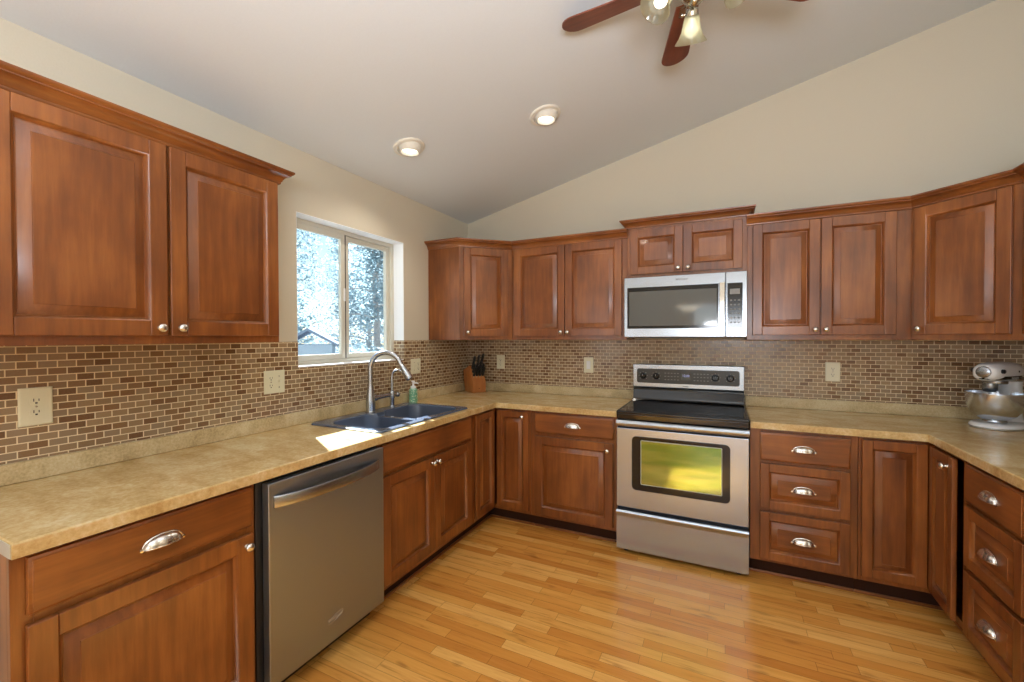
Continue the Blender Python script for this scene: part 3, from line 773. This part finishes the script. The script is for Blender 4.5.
# ------------------------------------------------------------------ knife block (local front faces -y)
kb = thing('knife_block', 'slanted wooden knife block with black-handled knives in the back corner', 'knife block', (.163, -.152, ZK), R(58))
kb.scale = (1.14,) * 3
m = MB()
prof = [(-.075, 0), (.062, 0), (.095, .165), (-.01, .205), (-.075, .085)]   # (y, z): low front, tall rear
m.loft([[Vector((x, y, z + .0006)) for y, z in prof] for x in (-.056, .056)])
blk = m.build('block', M['blockwood'], kb)
nrm = Vector((0, -.88, .475)).normalized()
up_ = Vector((0, .475, .88)).normalized()
rows = [(.30, [-.038, -.013, .013, .038], .085), (.52, [-.038, -.013, .013, .038], .085), (.76, [-.036, 0.0, .034], .12)]
m = MB(); m.box(-.006, .006, -.0745, -.0755, .03, .033); m.build('embossed_mark', M['glaze'], blk)
p0_, p1_ = Vector((0, -.075, .085)), Vector((0, -.01, .205))
kn_dir = Vector((0, -.42, .907)).normalized()
rowname = ('lowest', 'middle', 'topmost')
for r_i, (f, xs, ln) in enumerate(rows):
    for i, x in enumerate(xs):
        b0 = p0_.lerp(p1_, f) + Vector((x, 0, 0))
        ll = ln + .012 * ((i * 7) % 3)
        wb = wm(kb) @ b0
        kf = thing('kitchen_knife', 'black-handled knife in the %s row of the wooden knife block' % rowname[r_i], 'knife', wb, kb.rotation_euler[2], 'knives in the knife block, %s row' % rowname[r_i])
        m = MB(); m.tube([-kn_dir * .004, kn_dir * .012], [.0062, .0062], 8); m.build('bolster', M['chrome'], kf)
        m = MB(); n_ = 6
        m.tube([kn_dir * (.012 + ll * j / n_) for j in range(n_ + 1)], [.0105, .0118, .0110, .0112, .0120, .0128, .009], 10); h_ = m.build('handle', M['blackm'], kf)
        for j in (.3, .7):
            m = MB(); m.lathe([(.0038, -.0122), (.0038, .0122)], 8, T(*(kn_dir * (.012 + ll * j))) @ RY(R(90))); m.build('rivet', M['chrome'], h_)
        m = MB(); m.lathe([(.004, 0), (.004, .0015)], 8, T(*(kn_dir * (.0121 + ll))) @ Vector((0, 0, 1)).rotation_difference(kn_dir).to_matrix().to_4x4())
        m.build('butt_cap', M['chrome'], h_)

# ------------------------------------------------------------------ dishwasher
DW0, DW1 = -2.4655, -1.8375
dw = thing('dishwasher', 'dark stainless dishwasher with a bowed bar handle, under the left worktop', 'dishwasher', (.34, (DW0 + DW1) / 2, 0))
m = MB(); m.box(.03, .608, DW0 + .004, DW1 - .004, .095, .872, .003); child(m, 'tub', M['blackm'], dw)
m = MB(); m.box(.04, .56, DW0 + .006, DW1 - .006, .0, .095); child(m, 'toe_panel', M['blackm'], dw)
m = MB(); m.box(.612, .650, -2.4375, DW1 + .0005, .086, .858, .004, 3); door = child(m, 'door', M['steel_dark'], dw)
def dwc(mb, name, mat):
    o = mb.build(name, mat, door, world=wm(dw)); return o
m = MB(); n_ = 24; ya, yb = -2.418, -1.872; loops = []
for i in range(n_ + 1):
    s_ = i / n_; y = ya + (yb - ya) * s_; bow = 0.050 * (1 - (2 * s_ - 1) ** 2) ** .75 + .004
    xo = .650 + bow; drop = 0.0
    loops.append([Vector((xo - .010 if 0 < i < n_ else .649, y, .764)), Vector((xo - .001, y, .763)), Vector((xo + .002, y, .767)), Vector((xo + .002, y, .801)), Vector((xo - .003, y, .807)), Vector((xo - .010 if 0 < i < n_ else .649, y, .806))])
m.loft(loops); dwc(m, 'handle', M['steel_lite'])
me = text_mesh('Whirlpool', .018, .0003)
mt = T(.6503, -2.137, .186) @ RZ(R(90)) @ RX(R(90)) @ Matrix.Shear('XY', 4, (0.25, 0)) if False else T(.6503, -2.137, .186) @ RZ(R(90)) @ RX(R(90))
me.transform(mt); link('logo', me, M['print'], door, world=wm(dw), smooth=0)
m = MB(); m.tube([(.6504, -2.137 + .042 * math.cos(a), .186 + .012 * math.sin(a) + .010 * math.cos(a)) for a in [R(-150 + 300 * i / 20) for i in range(21)]], .0006, 6); dwc(m, 'logo_swoosh', M['print'])

# ------------------------------------------------------------------ range
RX0, RX1 = 1.5455, 2.3045; RXC = (RX0 + RX1) / 2
rg = thing('range', 'stainless electric range with black glass cooktop and windowed oven door', 'range', (RXC, -.34, 0))
m = MB(); m.box(RX0 + .003, RX1 - .003, -.635, -.03, .045, .905, .002); child(m, 'body', M['blackm'], rg)
m = MB(); m.box(RX0, RX1, -.672, -.075, .906, .924, .005, 3); m.box(RX0 + .002, RX1 - .002, -.672, -.635, .872, .910, .006, 3); top = child(m, 'cooktop', M['blackglass'], rg)
def sub(mb, name, mat, par, **kw): return mb.build(name, mat, par, world=wm(rg), **kw)
m = MB()
for x0, x1 in ((RX0 + .002, RX0 + .012), (RX1 - .012, RX1 - .002)): m.box(x0, x1, -.66, -.09, .9242, .9262, .0008)
m.box(RX0 + .002, RX1 - .002, -.665, -.657, .9242, .9262, .0008)
sub(m, 'cooktop_trim', M['black'], top)
for bx_, by_, br in ((RXC - .19, -.50, .115), (RXC + .19, -.50, .085), (RXC - .19, -.23, .085), (RXC + .19, -.23, .105), (RXC, -.20, .06)):
    m = MB()
    for r0, r1 in ((br - .002, br), (br * .62 - .0015, br * .62)): m.lathe([(r0, .9241), (r1, .9241), (r1, .9243), (r0, .9243), (r0, .9241)], 48, T(bx_, by_, 0), False, False)
    sub(m, 'burner_ring', M['ring'], top)
# backguard
m = MB(); m.loft([[Vector((x, y, z)) for y, z in ((-.035, .918), (-.115, .924), (-.098, .945), (-.085, 1.0), (-.09, 1.02), (-.035, 1.02))] for x in (RX0 + .004, RX1 - .004)])
child(m, 'lower_backguard', M['blackglass'], rg)
m = MB(); m.box(RX0 + .001, RX1 - .001, -.098, -.035, 1.021, 1.195, .006, 3); bg = child(m, 'backguard', M['steel_lite'], rg)
cp = [(x, z) for x, z in rrect(RX0 + .032, RX1 - .032, 1.054, 1.162, .016)]
m = MB(); m.loft([[Vector((x, y, z)) for x, z in cp] for y in (-.097, -.1005)]); pan = sub(m, 'control_panel', M['dark_panel'], bg)
for kx in (RX0 + .078, RX0 + .172, RX1 - .185, RX1 - .090):
    m = MB(); m.lathe([(.024, 0), (.024, .004), (.019, .006), (.017, .022), (.015, .024)], 24, T(kx, -.0985, 1.108) @ RX(R(90))); m.box(kx - .004, kx + .004, -.130, -.122, 1.092, 1.124, .002)
    kk = child(m, 'burner_knob', M['black'], rg)
    m = MB()
    for j in range(7):
        a = R(-130 + 260 * j / 6); m.box(-.0012, .0012, -.1012, -.1003, .028, .032, 0, 1, T(kx, 0, 1.108) @ RY(a))
    m.box(kx - .001, kx + .001, -.1312, -.1298, 1.110, 1.122)
    sub(m, 'dial_mark', M['print'], kk)
m = MB(); m.box(RXC - .034, RXC + .034, -.102, -.1, 1.088, 1.134, .0006); dsp = child(m, 'display', M['blackglass'], rg)
me = text_mesh('12:00', .022, .0003); me.transform(T(RXC, -.1023, 1.116) @ RX(R(90))); link('clock_digits', me, M['display'], dsp, world=wm(rg), smooth=0)
for sx0 in (RX0 + .232, RXC + .052):
    m = MB()
    for a in range(5):
        for b in range(3):
            m.box(sx0 + a * .022, sx0 + a * .022 + .012, -.1012, -.1, 1.082 + b * .024, 1.086 + b * .024)
    child(m, 'key_legend', M['grey_print'], rg)
m = MB(); m.box(RXC - .02, RXC + .02, -.0992, -.098, 1.034, 1.040); child(m, 'nameplate', M['grey_print'], rg)
# oven door
m = MB(); m.box(RX0 + .002, RX1 - .002, -.674, -.637, .306, .816, .004, 3); od = child(m, 'oven_door', M['steel'], rg)
m = MB(); prf = []
for i in range(9):
    a = R(-90 + 180 * i / 8); prf.append((-.672 - .016 * math.cos(a), .847 + .0215 * math.sin(a)))
m.loft([[Vector((x, y, z)) for y, z in [(-.64, .8255)] + prf + [(-.64, .8685)]] for x in (RX0 + .001, RX1 - .001)]); sub(m, 'door_handle', M['steel_lite'], od)
fr = rrect(1.645, 2.206, .426, .770, .028); gl = rrect(1.700, 2.164, .466, .748, .006); gi = rrect(1.7035, 2.1605, .4695, .7445, .004)
m = MB(); m.loft([[Vector((x, y, z)) for x, z in fr] for y in (-.672, -.6768)]); wf = sub(m, 'window_frame', M['black'], od)
m = MB(); m.loft([[Vector((x, y, z)) for x, z in gl] for y in (-.6762, -.6774)]); o = m.build('window_border', M['print'], od, world=wm(rg))
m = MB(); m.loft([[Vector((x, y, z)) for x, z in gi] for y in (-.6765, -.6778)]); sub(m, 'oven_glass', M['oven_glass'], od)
# storage drawer
m = MB(); loops = [[Vector((x, y, z)) for y, z in ((-.637, .030), (-.668, .030), (-.672, .034), (-.672, .238), (-.674, .250), (-.685, .262), (-.688, .272), (-.684, .283), (-.672, .288), (-.637, .288))] for x in (RX0 + .002, RX1 - .002)]
m.loft(loops); child(m, 'storage_drawer', M['steel'], rg)
for x in (RX0 + .05, RX1 - .05):
    for y in (-.60, -.10):
        m = MB(); m.lathe([(.02, .0), (.02, .012), (.01, .014), (.01, .046)], 16, T(x, y, 0)); child(m, 'leveling_foot', M['blackm'], rg)

# ------------------------------------------------------------------ microwave
MX0, MX1, MZ0, MZ1 = 1.545, 2.303, 1.400, 1.8155
mw = thing('microwave', 'stainless over-the-range microwave with dark window and right-hand keypad', 'microwave', (RXC, -.2, MZ0))
m = MB(); m.box(MX0 + .002, MX1 - .002, -.372, -.010, MZ0 + .004, MZ1 - .001, .003); child(m, 'body', M['steel'], mw)
m = MB(); m.box(MX0 + .02, MX1 - .02, -.37, -.05, MZ0 - .006, MZ0 + .004); child(m, 'vent_underside', M['blackm'], mw)
MS = 2.181
m = MB(); m.box(MX0 - .004, MS - .001, -.400, -.374, MZ0, MZ1, .004, 3); md = child(m, 'door', M['steel_lite'], mw)
m = MB(); m.box(MS + .001, MX1 - .001, -.400, -.374, MZ0, MZ1, .004, 3); mp_ = child(m, 'control_panel', M['steel_lite'], mw)
def sb(mb, name, mat, par): return mb.build(name, mat, par, world=wm(mw))
m = MB(); m.box(1.563, 2.140, -.4022, -.399, 1.459, 1.745, .0008); sb(m, 'window_surround', M['black'], md)
m = MB(); m.box(1.575, 2.130, -.4028, -.4015, 1.478, 1.716, .0004); sb(m, 'window', M['micro_glass'], md)
m = MB(); m.box(2.146, 2.176, -.436, -.424, 1.455, 1.748, .004, 3)
for z in (1.466, 1.737): m.box(2.152, 2.170, -.426, -.399, z - .008, z + .008, .003)
sb(m, 'handle', M['chrome'], md)
m = MB(); m.box(MS + .010, 2.277, -.4022, -.399, 1.459, 1.744, .0008); kp = sb(m, 'keypad', M['black'], mp_)
m = MB(); m.box(2.205, 2.262, -.4032, -.4018, 1.672, 1.706, .0005); sb(m, 'display', M['grey_print'], mp_)
m = MB()
for a in range(3):
    for b in range(6): m.box(2.206 + a * .022, 2.218 + a * .022, -.4028, -.4018, 1.49 + b * .028, 1.497 + b * .028)
sb(m, 'keys', M['grey_print'], mp_)
me = text_mesh('Whirlpool', .018, .0003); me.transform(T(1.918, -.4003, 1.787) @ RX(R(90))); link('logo', me, M['slot'], md, world=wm(mw), smooth=0)

# ------------------------------------------------------------------ outlets and switches
GO = 'cream wall plates on the tile'
def plate(label, kinds, loc, rz, w, h, name='wall_outlet'):
    o = thing(name, label, 'outlet', loc, rz, GO)
    m = MB(); L = lambda i, y: rect(-w / 2 + i, w / 2 - i, -h / 2 + i, h / 2 - i, y)
    m.loft([L(0, 0), L(0, -.004), L(.003, -.0065), L(.006, -.007)]); m.build('cover_plate', M['cream'], o)
    for i, k in enumerate(kinds):
        cx = (i - (len(kinds) - 1) / 2) * .046
        if k == 'd':
            for dz in (.02, -.02):
                m = MB(); pl = rrect(cx - .0165, cx + .0165, dz - .014, dz + .014, .011)
                m.loft([[Vector((x, y, z)) for x, z in pl] for y in (-.006, -.0088)]); r_ = m.build('receptacle', M['cream'], o)
                m = MB(); m.box(cx - .0075, cx - .0052, -.0092, -.0085, dz - .002, dz + .008); m.box(cx + .0052, cx + .0075, -.0092, -.0085, dz - .001, dz + .007); m.box(cx - .003, cx + .003, -.0092, -.0085, dz - .010, dz - .005, .0003)
                m.build('slots', M['slot'], r_)
            m = MB(); m.lathe([(.003, 0), (.003, .001), (.001, .0016)], 10, T(cx, -.007, 0) @ RX(R(90))); m.build('screw', M['nickel'], o)
        elif k == 's':
            m = MB(); m.box(cx - .006, cx + .006, -.008, -.006, -.013, .013, .0006); m.box(cx - .004, cx + .004, -.018, -.006, -.002, .009, .001); m.build('toggle', M['cream'], o)
            m = MB()
            for dz in (.03, -.03): m.lathe([(.003, 0), (.003, .001), (.001, .0016)], 10, T(cx, -.007, dz) @ RX(R(90)))
            m.build('screw', M['nickel'], o)
        elif k == 'r':
            m = MB(); m.loft([rect(cx - .0165, cx + .0165, -.033, .033, -.006), rect(cx - .0165, cx + .0165, -.033, .033, -.0075), rect(cx - .015, cx + .015, -.0315, .0315, -.0105)]); m.build('rocker', M['white'], o)
    return o
plate('single cream outlet plate under the cabinet at the left photo edge', 'd', (.0062, -2.852, 1.166), R(90), .084, .132)
plate('double cream plate with outlet and switch, left of the window', 'ds', (.0062, -1.965, 1.167), R(90), .116, .122)
plate('double cream plate behind the soap bottle, right of the window', 'sd', (.0062, -.788, 1.178), R(90), .114, .118)
plate('cream plate right of the knife block', 'd', (.352, -.0062, 1.177), 0, .080, .126)
plate('pale plate with a rocker switch, left of the range backguard', 'r', (1.172, -.0062, 1.171), 0, .080, .128)
plate('cream outlet plate on the tile right of the range', 'd', (2.815, -.0062, 1.169), 0, .080, .126)
plate('cream outlet plate half hidden behind the stand mixer', 'd', (3.57, -.0062, 1.165), 0, .076, .126)

# ------------------------------------------------------------------ stand mixer (local -x is the nose)
mxa = math.atan2(.74, .67)
mx = thing('stand_mixer', 'white stand mixer with a steel bowl in the right corner', 'mixer', (3.462, -.292, ZK), mxa)
def egg(cx, rx0, rx1, ry, z, n=32):
    out = []
    for j in range(n):
        a = 2 * PI * j / n; c_, s_ = math.cos(a), math.sin(a)
        out.append(Vector((cx + (rx1 if c_ > 0 else rx0) * c_, ry * (abs(s_) ** .9) * (1 if s_ > 0 else -1), z)))
    return out
m = MB(); m.loft([egg(.03, .125, .165, .095, .0006), egg(.03, .130, .170, .100, .005), egg(.03, .130, .170, .100, .016), egg(.03, .122, .163, .092, .026), egg(.03, .10, .14, .07, .030)]); m.build('base', M['enamel'], mx)
m = MB(); m.loft([egg(.03, .1312, .1712, .1012, .0055), egg(.03, .1312, .1712, .1012, .0085)]); m.build('base_trim', M['steel'], mx)
m = MB(); m.loft([egg(.145, .05, .06, .06, .022), egg(.145, .042, .052, .052, .06), egg(.145, .038, .048, .046, .12), egg(.145, .045, .055, .05, .20), egg(.14, .05, .06, .052, .245)]); m.build('column', M['enamel'], mx, smooth=45)
# head: lengthwise loft of rounded sections
m = MB(); loops = []
for x, ry, zb, zt in ((-.120, .012, .285, .310), (-.117, .034, .268, .328), (-.105, .046, .256, .338), (-.07, .054, .250, .345), (0, .060, .247, .351), (.08, .061, .246, .350), (.15, .056, .248, .342), (.19, .044, .256, .330), (.207, .02, .275, .312)):
    loops.append([Vector((x, ry * (1 if math.cos(a) > 0 else -1) * abs(math.cos(a)) ** .75, (zb + zt) / 2 + (zt - zb) / 2 * (1 if math.sin(a) > 0 else -1) * abs(math.sin(a)) ** .75)) for a in [2 * PI * j / 28 for j in range(28)]])
m.loft(loops); hdm = m.build('motor_head', M['enamel'], mx, smooth=45)
m = MB(); m.loft([egg(.045, .163, .166, .064, .262), egg(.045, .163, .166, .064, .278)]); bd = m.build('trim_band', M['black'], mx)
for sg in (1, -1):
    me = text_mesh('KitchenAid', .016, .0003); me.transform(T(.03, -.0644 * sg, .2695) @ (RZ(PI) if sg < 0 else Matrix.Identity(4)) @ RX(R(90))); link('lettering', me, M['print'], bd, smooth=0)
m = MB(); m.lathe([(.030, 0), (.030, .006), (.026, .010), (.008, .012)], 28, T(-.113, 0, .300) @ RY(R(-90))); m.build('hub_cap', M['steel_lite'], mx)
for sg in (1, -1):
    m = MB(); m.lathe([(.011, 0), (.011, .01), (.007, .013)], 16, T(-.072, -.052 * sg, .305) @ RX(R(90 * sg))); m.build('lock_knob', M['blackm'], mx)
m = MB(); m.box(.075, .083, -.064, -.058, .296, .306, .001); m.build('speed_lever', M['blackm'], mx)
m = MB(); m.lathe([(.046, .236), (.048, .24), (.048, .252)], 28, T(0, 0, 0)); m.lathe([(.022, .19), (.03, .20), (.03, .236)], 24, T(.0, .018, 0)); m.build('planetary', M['steel_lite'], mx)
m = MB(); m.tube([(0, .018, .19), (0, .018, .12)], .006, 10)
for sg in (-1, 1): m.tube([(0, .018 + .0 * sg, .165), (.0, .018 + sg * .035, .14), (0, .018 + sg * .045, .11), (0, .018 + sg * .03, .07), (0, .018, .052)], .004, 8)
m.tube([(0, -.022, .115), (0, .058, .115)], .0035, 8); m.build('beater', M['steel'], mx)
bw = [(.046, .031), (.048, .036), (.045, .042), (.050, .046), (.075, .062), (.095, .090), (.106, .125), (.110, .165), (.111, .182), (.1135, .184), (.1135, .188), (.1085, .188), (.107, .16), (.102, .125), (.092, .092), (.072, .066), (.04, .05)]
m = MB(); m.lathe(bw, 48, None, True, True); m.build('bowl', M['bowl'], mx, smooth=45)

# ------------------------------------------------------------------ recessed ceiling lights
for i, (x, y, lab) in enumerate(((.429, -1.362, 'eyeball ceiling light nearest the window'), (1.188, -1.012, 'eyeball ceiling light between the window-side light and the fan'))):
    o = thing('ceiling_light', lab, 'light', (x, y, zceil(x)), 0, 'recessed lights in the sloping ceiling')
    tl = RY(-ang)
    m = MB(); m.lathe([(.072, -.002), (.074, -.012), (.094, -.010), (.098, -.004), (.098, -.0005), (.072, -.0005)], 40, tl); m.build('trim_ring', M['trim'], o)
    m = MB(); m.lathe([(.071, .02), (.071, -.004), (.066, -.022), (.054, -.032), (.051, -.027), (.048, .0)], 36, T(.006, 0, -.004)); eb = m.build('eyeball', M['trim'], o)
    m = MB(); m.lathe([(.002, -.026), (.025, -.025), (.042, -.021), (.0485, -.012)], 28, T(.006, 0, -.004), True, True); m.build('bulb', M['bulb'], eb)
    light('light_source', 'SPOT', (.006, 0, -.045), 10, (1.0, .92, .80), size=.03, parent=o, spot=R(130))

# ------------------------------------------------------------------ ceiling fan
fx0, fy0 = 2.062, -1.675; zb = 2.775
fan = thing('ceiling_fan', 'ceiling fan with reddish wood blades and glass bell lights', 'fan', (fx0, fy0, zb))
zc_ = zceil(fx0) - zb
m = MB(); m.lathe([(.075, zc_ + .01), (.072, zc_ - .03), (.04, zc_ - .06), (.02, zc_ - .065)], 32); m.lathe([(.015, zc_ - .06), (.015, .04)], 16); m.build('downrod', M['brass'], fan)
m = MB(); m.lathe([(.03, .065), (.085, .055), (.105, .035), (.105, -.005), (.085, -.025), (.05, -.03), (.045, -.035), (.055, -.038), (.055, -.045), (.03, -.05)], 40); m.build('motor', M['brass'], fan)
def blade():
    mb = MB(); out = []
    n = 14
    for i in range(n + 1): out.append((.14 + .34 * i / n, -.046 - .018 * i / n))
    for i in range(1, 12):
        a = R(-90 + 180 * i / 12); out.append((.48 + .062 * math.cos(a), .064 * math.sin(a)))
    for i in range(n + 1): out.append((.48 - .34 * i / n, .064 - .018 * i / n))
    mb.loft([[Vector((x, y, z)) for x, y in out] for z in (-.003, .003)])
    return mb
b0 = None
tip_angles = [math.degrees(math.atan2(-1.69 + 1.70 + .0, -.5)) ]
for k in range(5):
    a = R(175.5 - 72 * k)
    if b0 is None: bl_ = b0 = blade().build('blade', M['bladewood'], fan); arm = None
    else: bl_ = b0.copy(); COL.objects.link(bl_); bl_.parent = fan
    bl_.rotation_euler = (R(-12), 0, a); bl_.location = (0, 0, 0)
    m = MB(); m.tube([(.07, 0, -.012), (.11, 0, -.014), (.15, 0, -.008)], [.012, .010, .012], 10); m.box(.14, .20, -.03, .03, -.007, -.003, .001)
    m.build('blade_iron', M['brass'], fan, rot=(R(-12), 0, a))
kz = -.045
m = MB(); m.lathe([(.03, kz + .01), (.05, kz), (.05, kz - .03), (.035, kz - .045), (.012, kz - .05), (.014, kz - .06), (.004, kz - .07)], 32); m.build('light_fitter', M['brass'], fan)
for k in range(3):
    a = R(98 + 120 * k)
    base_m = RZ(a)
    # axis tilted outward and down
    ax = T(.100, 0, kz - .018) @ RY(R(180 - 38))
    m = MB(); m.tube([(.04, 0, kz - .015), (.065, 0, kz - .002), (.092, 0, kz - .006), (.107, 0, kz - .026)], .008, 10, base_m); m.lathe([(.02, -.012), (.024, -.005), (.026, .012), (.024, .018)], 20, base_m @ ax)
    ar = m.build('lamp_arm', M['brass'], fan)
    m = MB(); n_ = 48
    pf = [(.026, .010), (.030, .025), (.033, .045), (.038, .065), (.047, .085), (.058, .100), (.062, .106)]
    def ring(r, z, rb): return [Vector((r * (1 + rb * .018 * math.cos(16 * 2 * PI * j / n_)) * math.cos(2 * PI * j / n_), r * (1 + rb * .018 * math.cos(16 * 2 * PI * j / n_)) * math.sin(2 * PI * j / n_), z)) for j in range(n_)]
    m.loft([ring(r, z, 1 if z > .03 else 0) for r, z in pf] + [ring(r - .0035, z - .0015, 1 if z > .03 else 0) for r, z in reversed(pf)], False, False, True, base_m @ ax); m.build('lamp_shade', M['shade'], ar)
    m = MB(); m.lathe([(.012, .015), (.013, .03), (.022, .05), (.026, .066), (.020, .082), (.006, .09)], 20, base_m @ ax); m.build('bulb', M['bulb'], ar)
    # thumb screw on the socket
    m = MB(); m.tube([(0, .024, .006), (0, .034, .006)], .003, 8, base_m @ ax); m.lathe([(.009, -.0015), (.009, .0015)], 16, base_m @ ax @ T(0, .038, .006) @ RX(R(90))); m.build('thumb_screw', M['brass'], ar)

# bowl pendant over the dining end (seen mirrored in the microwave window)
pd = thing('pendant_lamp', 'white glass bowl pendant behind the camera, mirrored in the microwave window', 'lamp', (1.66, -5.0, 1.9))
M['pglass'] = emit('lit_alabaster_glass', (1.0, .92, .74, 1), 1.6)
m = MB(); m.lathe([(.01, -.085), (.07, -.078), (.12, -.05), (.16, -.012), (.20, .005), (.205, .01), (.155, -.005), (.115, -.04), (.06, -.068)], 40); m.build('glass_bowl', M['pglass'], pd)
m = MB(); m.tube([(0, 0, -.08), (0, 0, zceil(1.66) - 1.9 - .02)], .006, 8); m.lathe([(.05, -.03), (.06, 0)], 20, T(0, 0, zceil(1.66) - 1.9 - .01)); m.build('stem', M['brass'], pd)

# ------------------------------------------------------------------ outdoors, beyond the window
M['ground'] = plain('frosty_ground', srgb(140, 146, 148), 0.9, scale=3, var=.15)
M['bark'] = plain('grey_bark', srgb(200, 192, 186), 0.9, bump=.4, scale=14, var=.2)
def leaf_mat(name, a, b):
    t = NT(name); v = t.coords(); nz = t.node('ShaderNodeTexNoise', i_Scale=1.5, i_Detail=2.0); t.link(v, nz.inputs['Vector'])
    c = t.ramp(nz.outputs[0], [(.35, a), (.65, b)])
    df = t.node('ShaderNodeBsdfDiffuse'); tr = t.node('ShaderNodeBsdfTranslucent'); mx = t.node('ShaderNodeMixShader'); mx.inputs[0].default_value = .55
    t.link(c, df.inputs[0]); t.link(c, tr.inputs[0]); t.link(df.outputs[0], mx.inputs[1]); t.link(tr.outputs[0], mx.inputs[2]); t.link(mx.outputs[0], t.out.inputs[0]); return t.m
M['needles'] = leaf_mat('blue_green_needles', srgb(138, 160, 166), srgb(178, 194, 198))
M['frost'] = leaf_mat('pale_frosted_leaves', srgb(160, 176, 182), srgb(190, 202, 206))
M['siding'] = plain('pale_blue_siding', srgb(206, 220, 232), 0.8, var=.03)
M['roofing'] = plain('grey_shingle_roof', srgb(150, 164, 184), 0.8, scale=30, var=.15)
m = MB(); m.box(-80, -0.3, -60, 80, -.72, -.6); tag(m.build('ground_outside', M['ground'], smooth=0), kind='structure')
def leaves(mb, centre, rad, n, size, rng):
    for i in range(n):
        while True:
            p = Vector((rng.uniform(-1, 1), rng.uniform(-1, 1), rng.uniform(-1, 1)))
            if .25 < p.length < 1: break
        c = Vector(centre) + Vector((p.x * rad[0], p.y * rad[1], p.z * rad[2]))
        d1 = Vector((rng.gauss(0, 1), rng.gauss(0, 1), rng.gauss(0, .6))).normalized(); d2 = d1.orthogonal().normalized()
        s_ = size * rng.uniform(.6, 1.4)
        mb.verts_faces([c - d1 * s_, c + d2 * s_ * .4, c + d1 * s_, c - d2 * s_ * .45], [(0, 1, 2, 3)])
def tree(label, x, y, h, rad, seed, mats, low=.2, n=1500):
    rng = random.Random(seed)
    t = thing('tree', label, 'tree', (x, y, -.6), 0, 'trees outside the window')
    m = MB(); pts = [(rng.uniform(-.05, .05) * i, rng.uniform(-.05, .05) * i, h * i / 6) for i in range(7)]
    m.tube(pts, [.14 - .018 * i for i in range(7)], 10)
    for k in range(10):
        z = h * (low + .07 * k); a = rng.uniform(0, 2 * PI); L_ = rad * (1 - .06 * k) * .8
        m.tube([(0, 0, z), (math.cos(a) * L_ * .5, math.sin(a) * L_ * .5, z + .15), (math.cos(a) * L_, math.sin(a) * L_, z + .1)], [.04, .025, .01], 6)
    m.build('trunk', M['bark'], t)
    m = MB()
    for k in range(9):
        f = k / 8; z = h * (low + (1 - low) * f); r_ = rad * (1.05 - .75 * f)
        m.mat(rng.choice((0, 0, 1))); leaves(m, (rng.uniform(-.3, .3) * r_, rng.uniform(-.3, .3) * r_, z), (r_, r_, h * .09), n // 9, .075, rng)
    m.build('foliage', mats, t, smooth=0)
    return t
mt2 = [M['needles'], M['frost']]
tree('frosted blue-grey tree at the left edge of the left window pane', -9.3, 3.8, 6, 1.5, 1, mt2, .20, 8000)
tree('blue-green tree with grey trunk in the right window pane', -7.4, 6.6, 5.6, 1.45, 3, mt2, .46, 4200)
tree('distant frosted tree rising behind the pale shed', -16.5, 10.2, 10, 2.4, 4, mt2, .12, 11000)
tree('distant pale tree seen just left of the window mullion', -22.0, 18.2, 11, 2.0, 5, mt2, .12, 10000)
tree('pale frosted tree behind the blue-green one in the right window pane', -10.4, 9.3, 7, 2.0, 6, [M['frost'], M['frost']], .06, 12000)
rng = random.Random(9)
sh = thing('shrub', 'grey-green shrub low in the right window pane', 'shrub', (-4.4, 3.15, -.6))
m = MB(); leaves(m, (0, 0, .95), (.8, .8, .9), 1200, .07, rng); m.build('foliage', mt2, sh, smooth=0)
m = MB()
for k in range(5): m.tube([(0, 0, 0), (.2 * math.cos(k * 1.3), .2 * math.sin(k * 1.3), .5), (.5 * math.cos(k * 1.3), .5 * math.sin(k * 1.3), 1.1)], [.03, .02, .01], 6)
m.build('stems', M['bark'], sh)
hs = thing('shed', 'pale blue shed seen low through the left window pane', 'shed', (-6.6, 3.55, -.6), R(-45))
m = MB(); m.box(-.55, .55, -.5, .5, 0, 1.85); m.build('wall', M['siding'], hs, smooth=0)
m = MB(); m.loft([[Vector((x, y, z)) for y, z in ((-.62, 1.8), (0, 2.15), (.62, 1.8), (.62, 1.86), (0, 2.22), (-.62, 1.86))] for x in (-.68, .68)]); m.build('roof', M['roofing'], hs, smooth=0)
m = MB(); m.box(.22, .4, -.53, -.5, 1.4, 1.62); m.build('window', M['black'], hs, smooth=0)
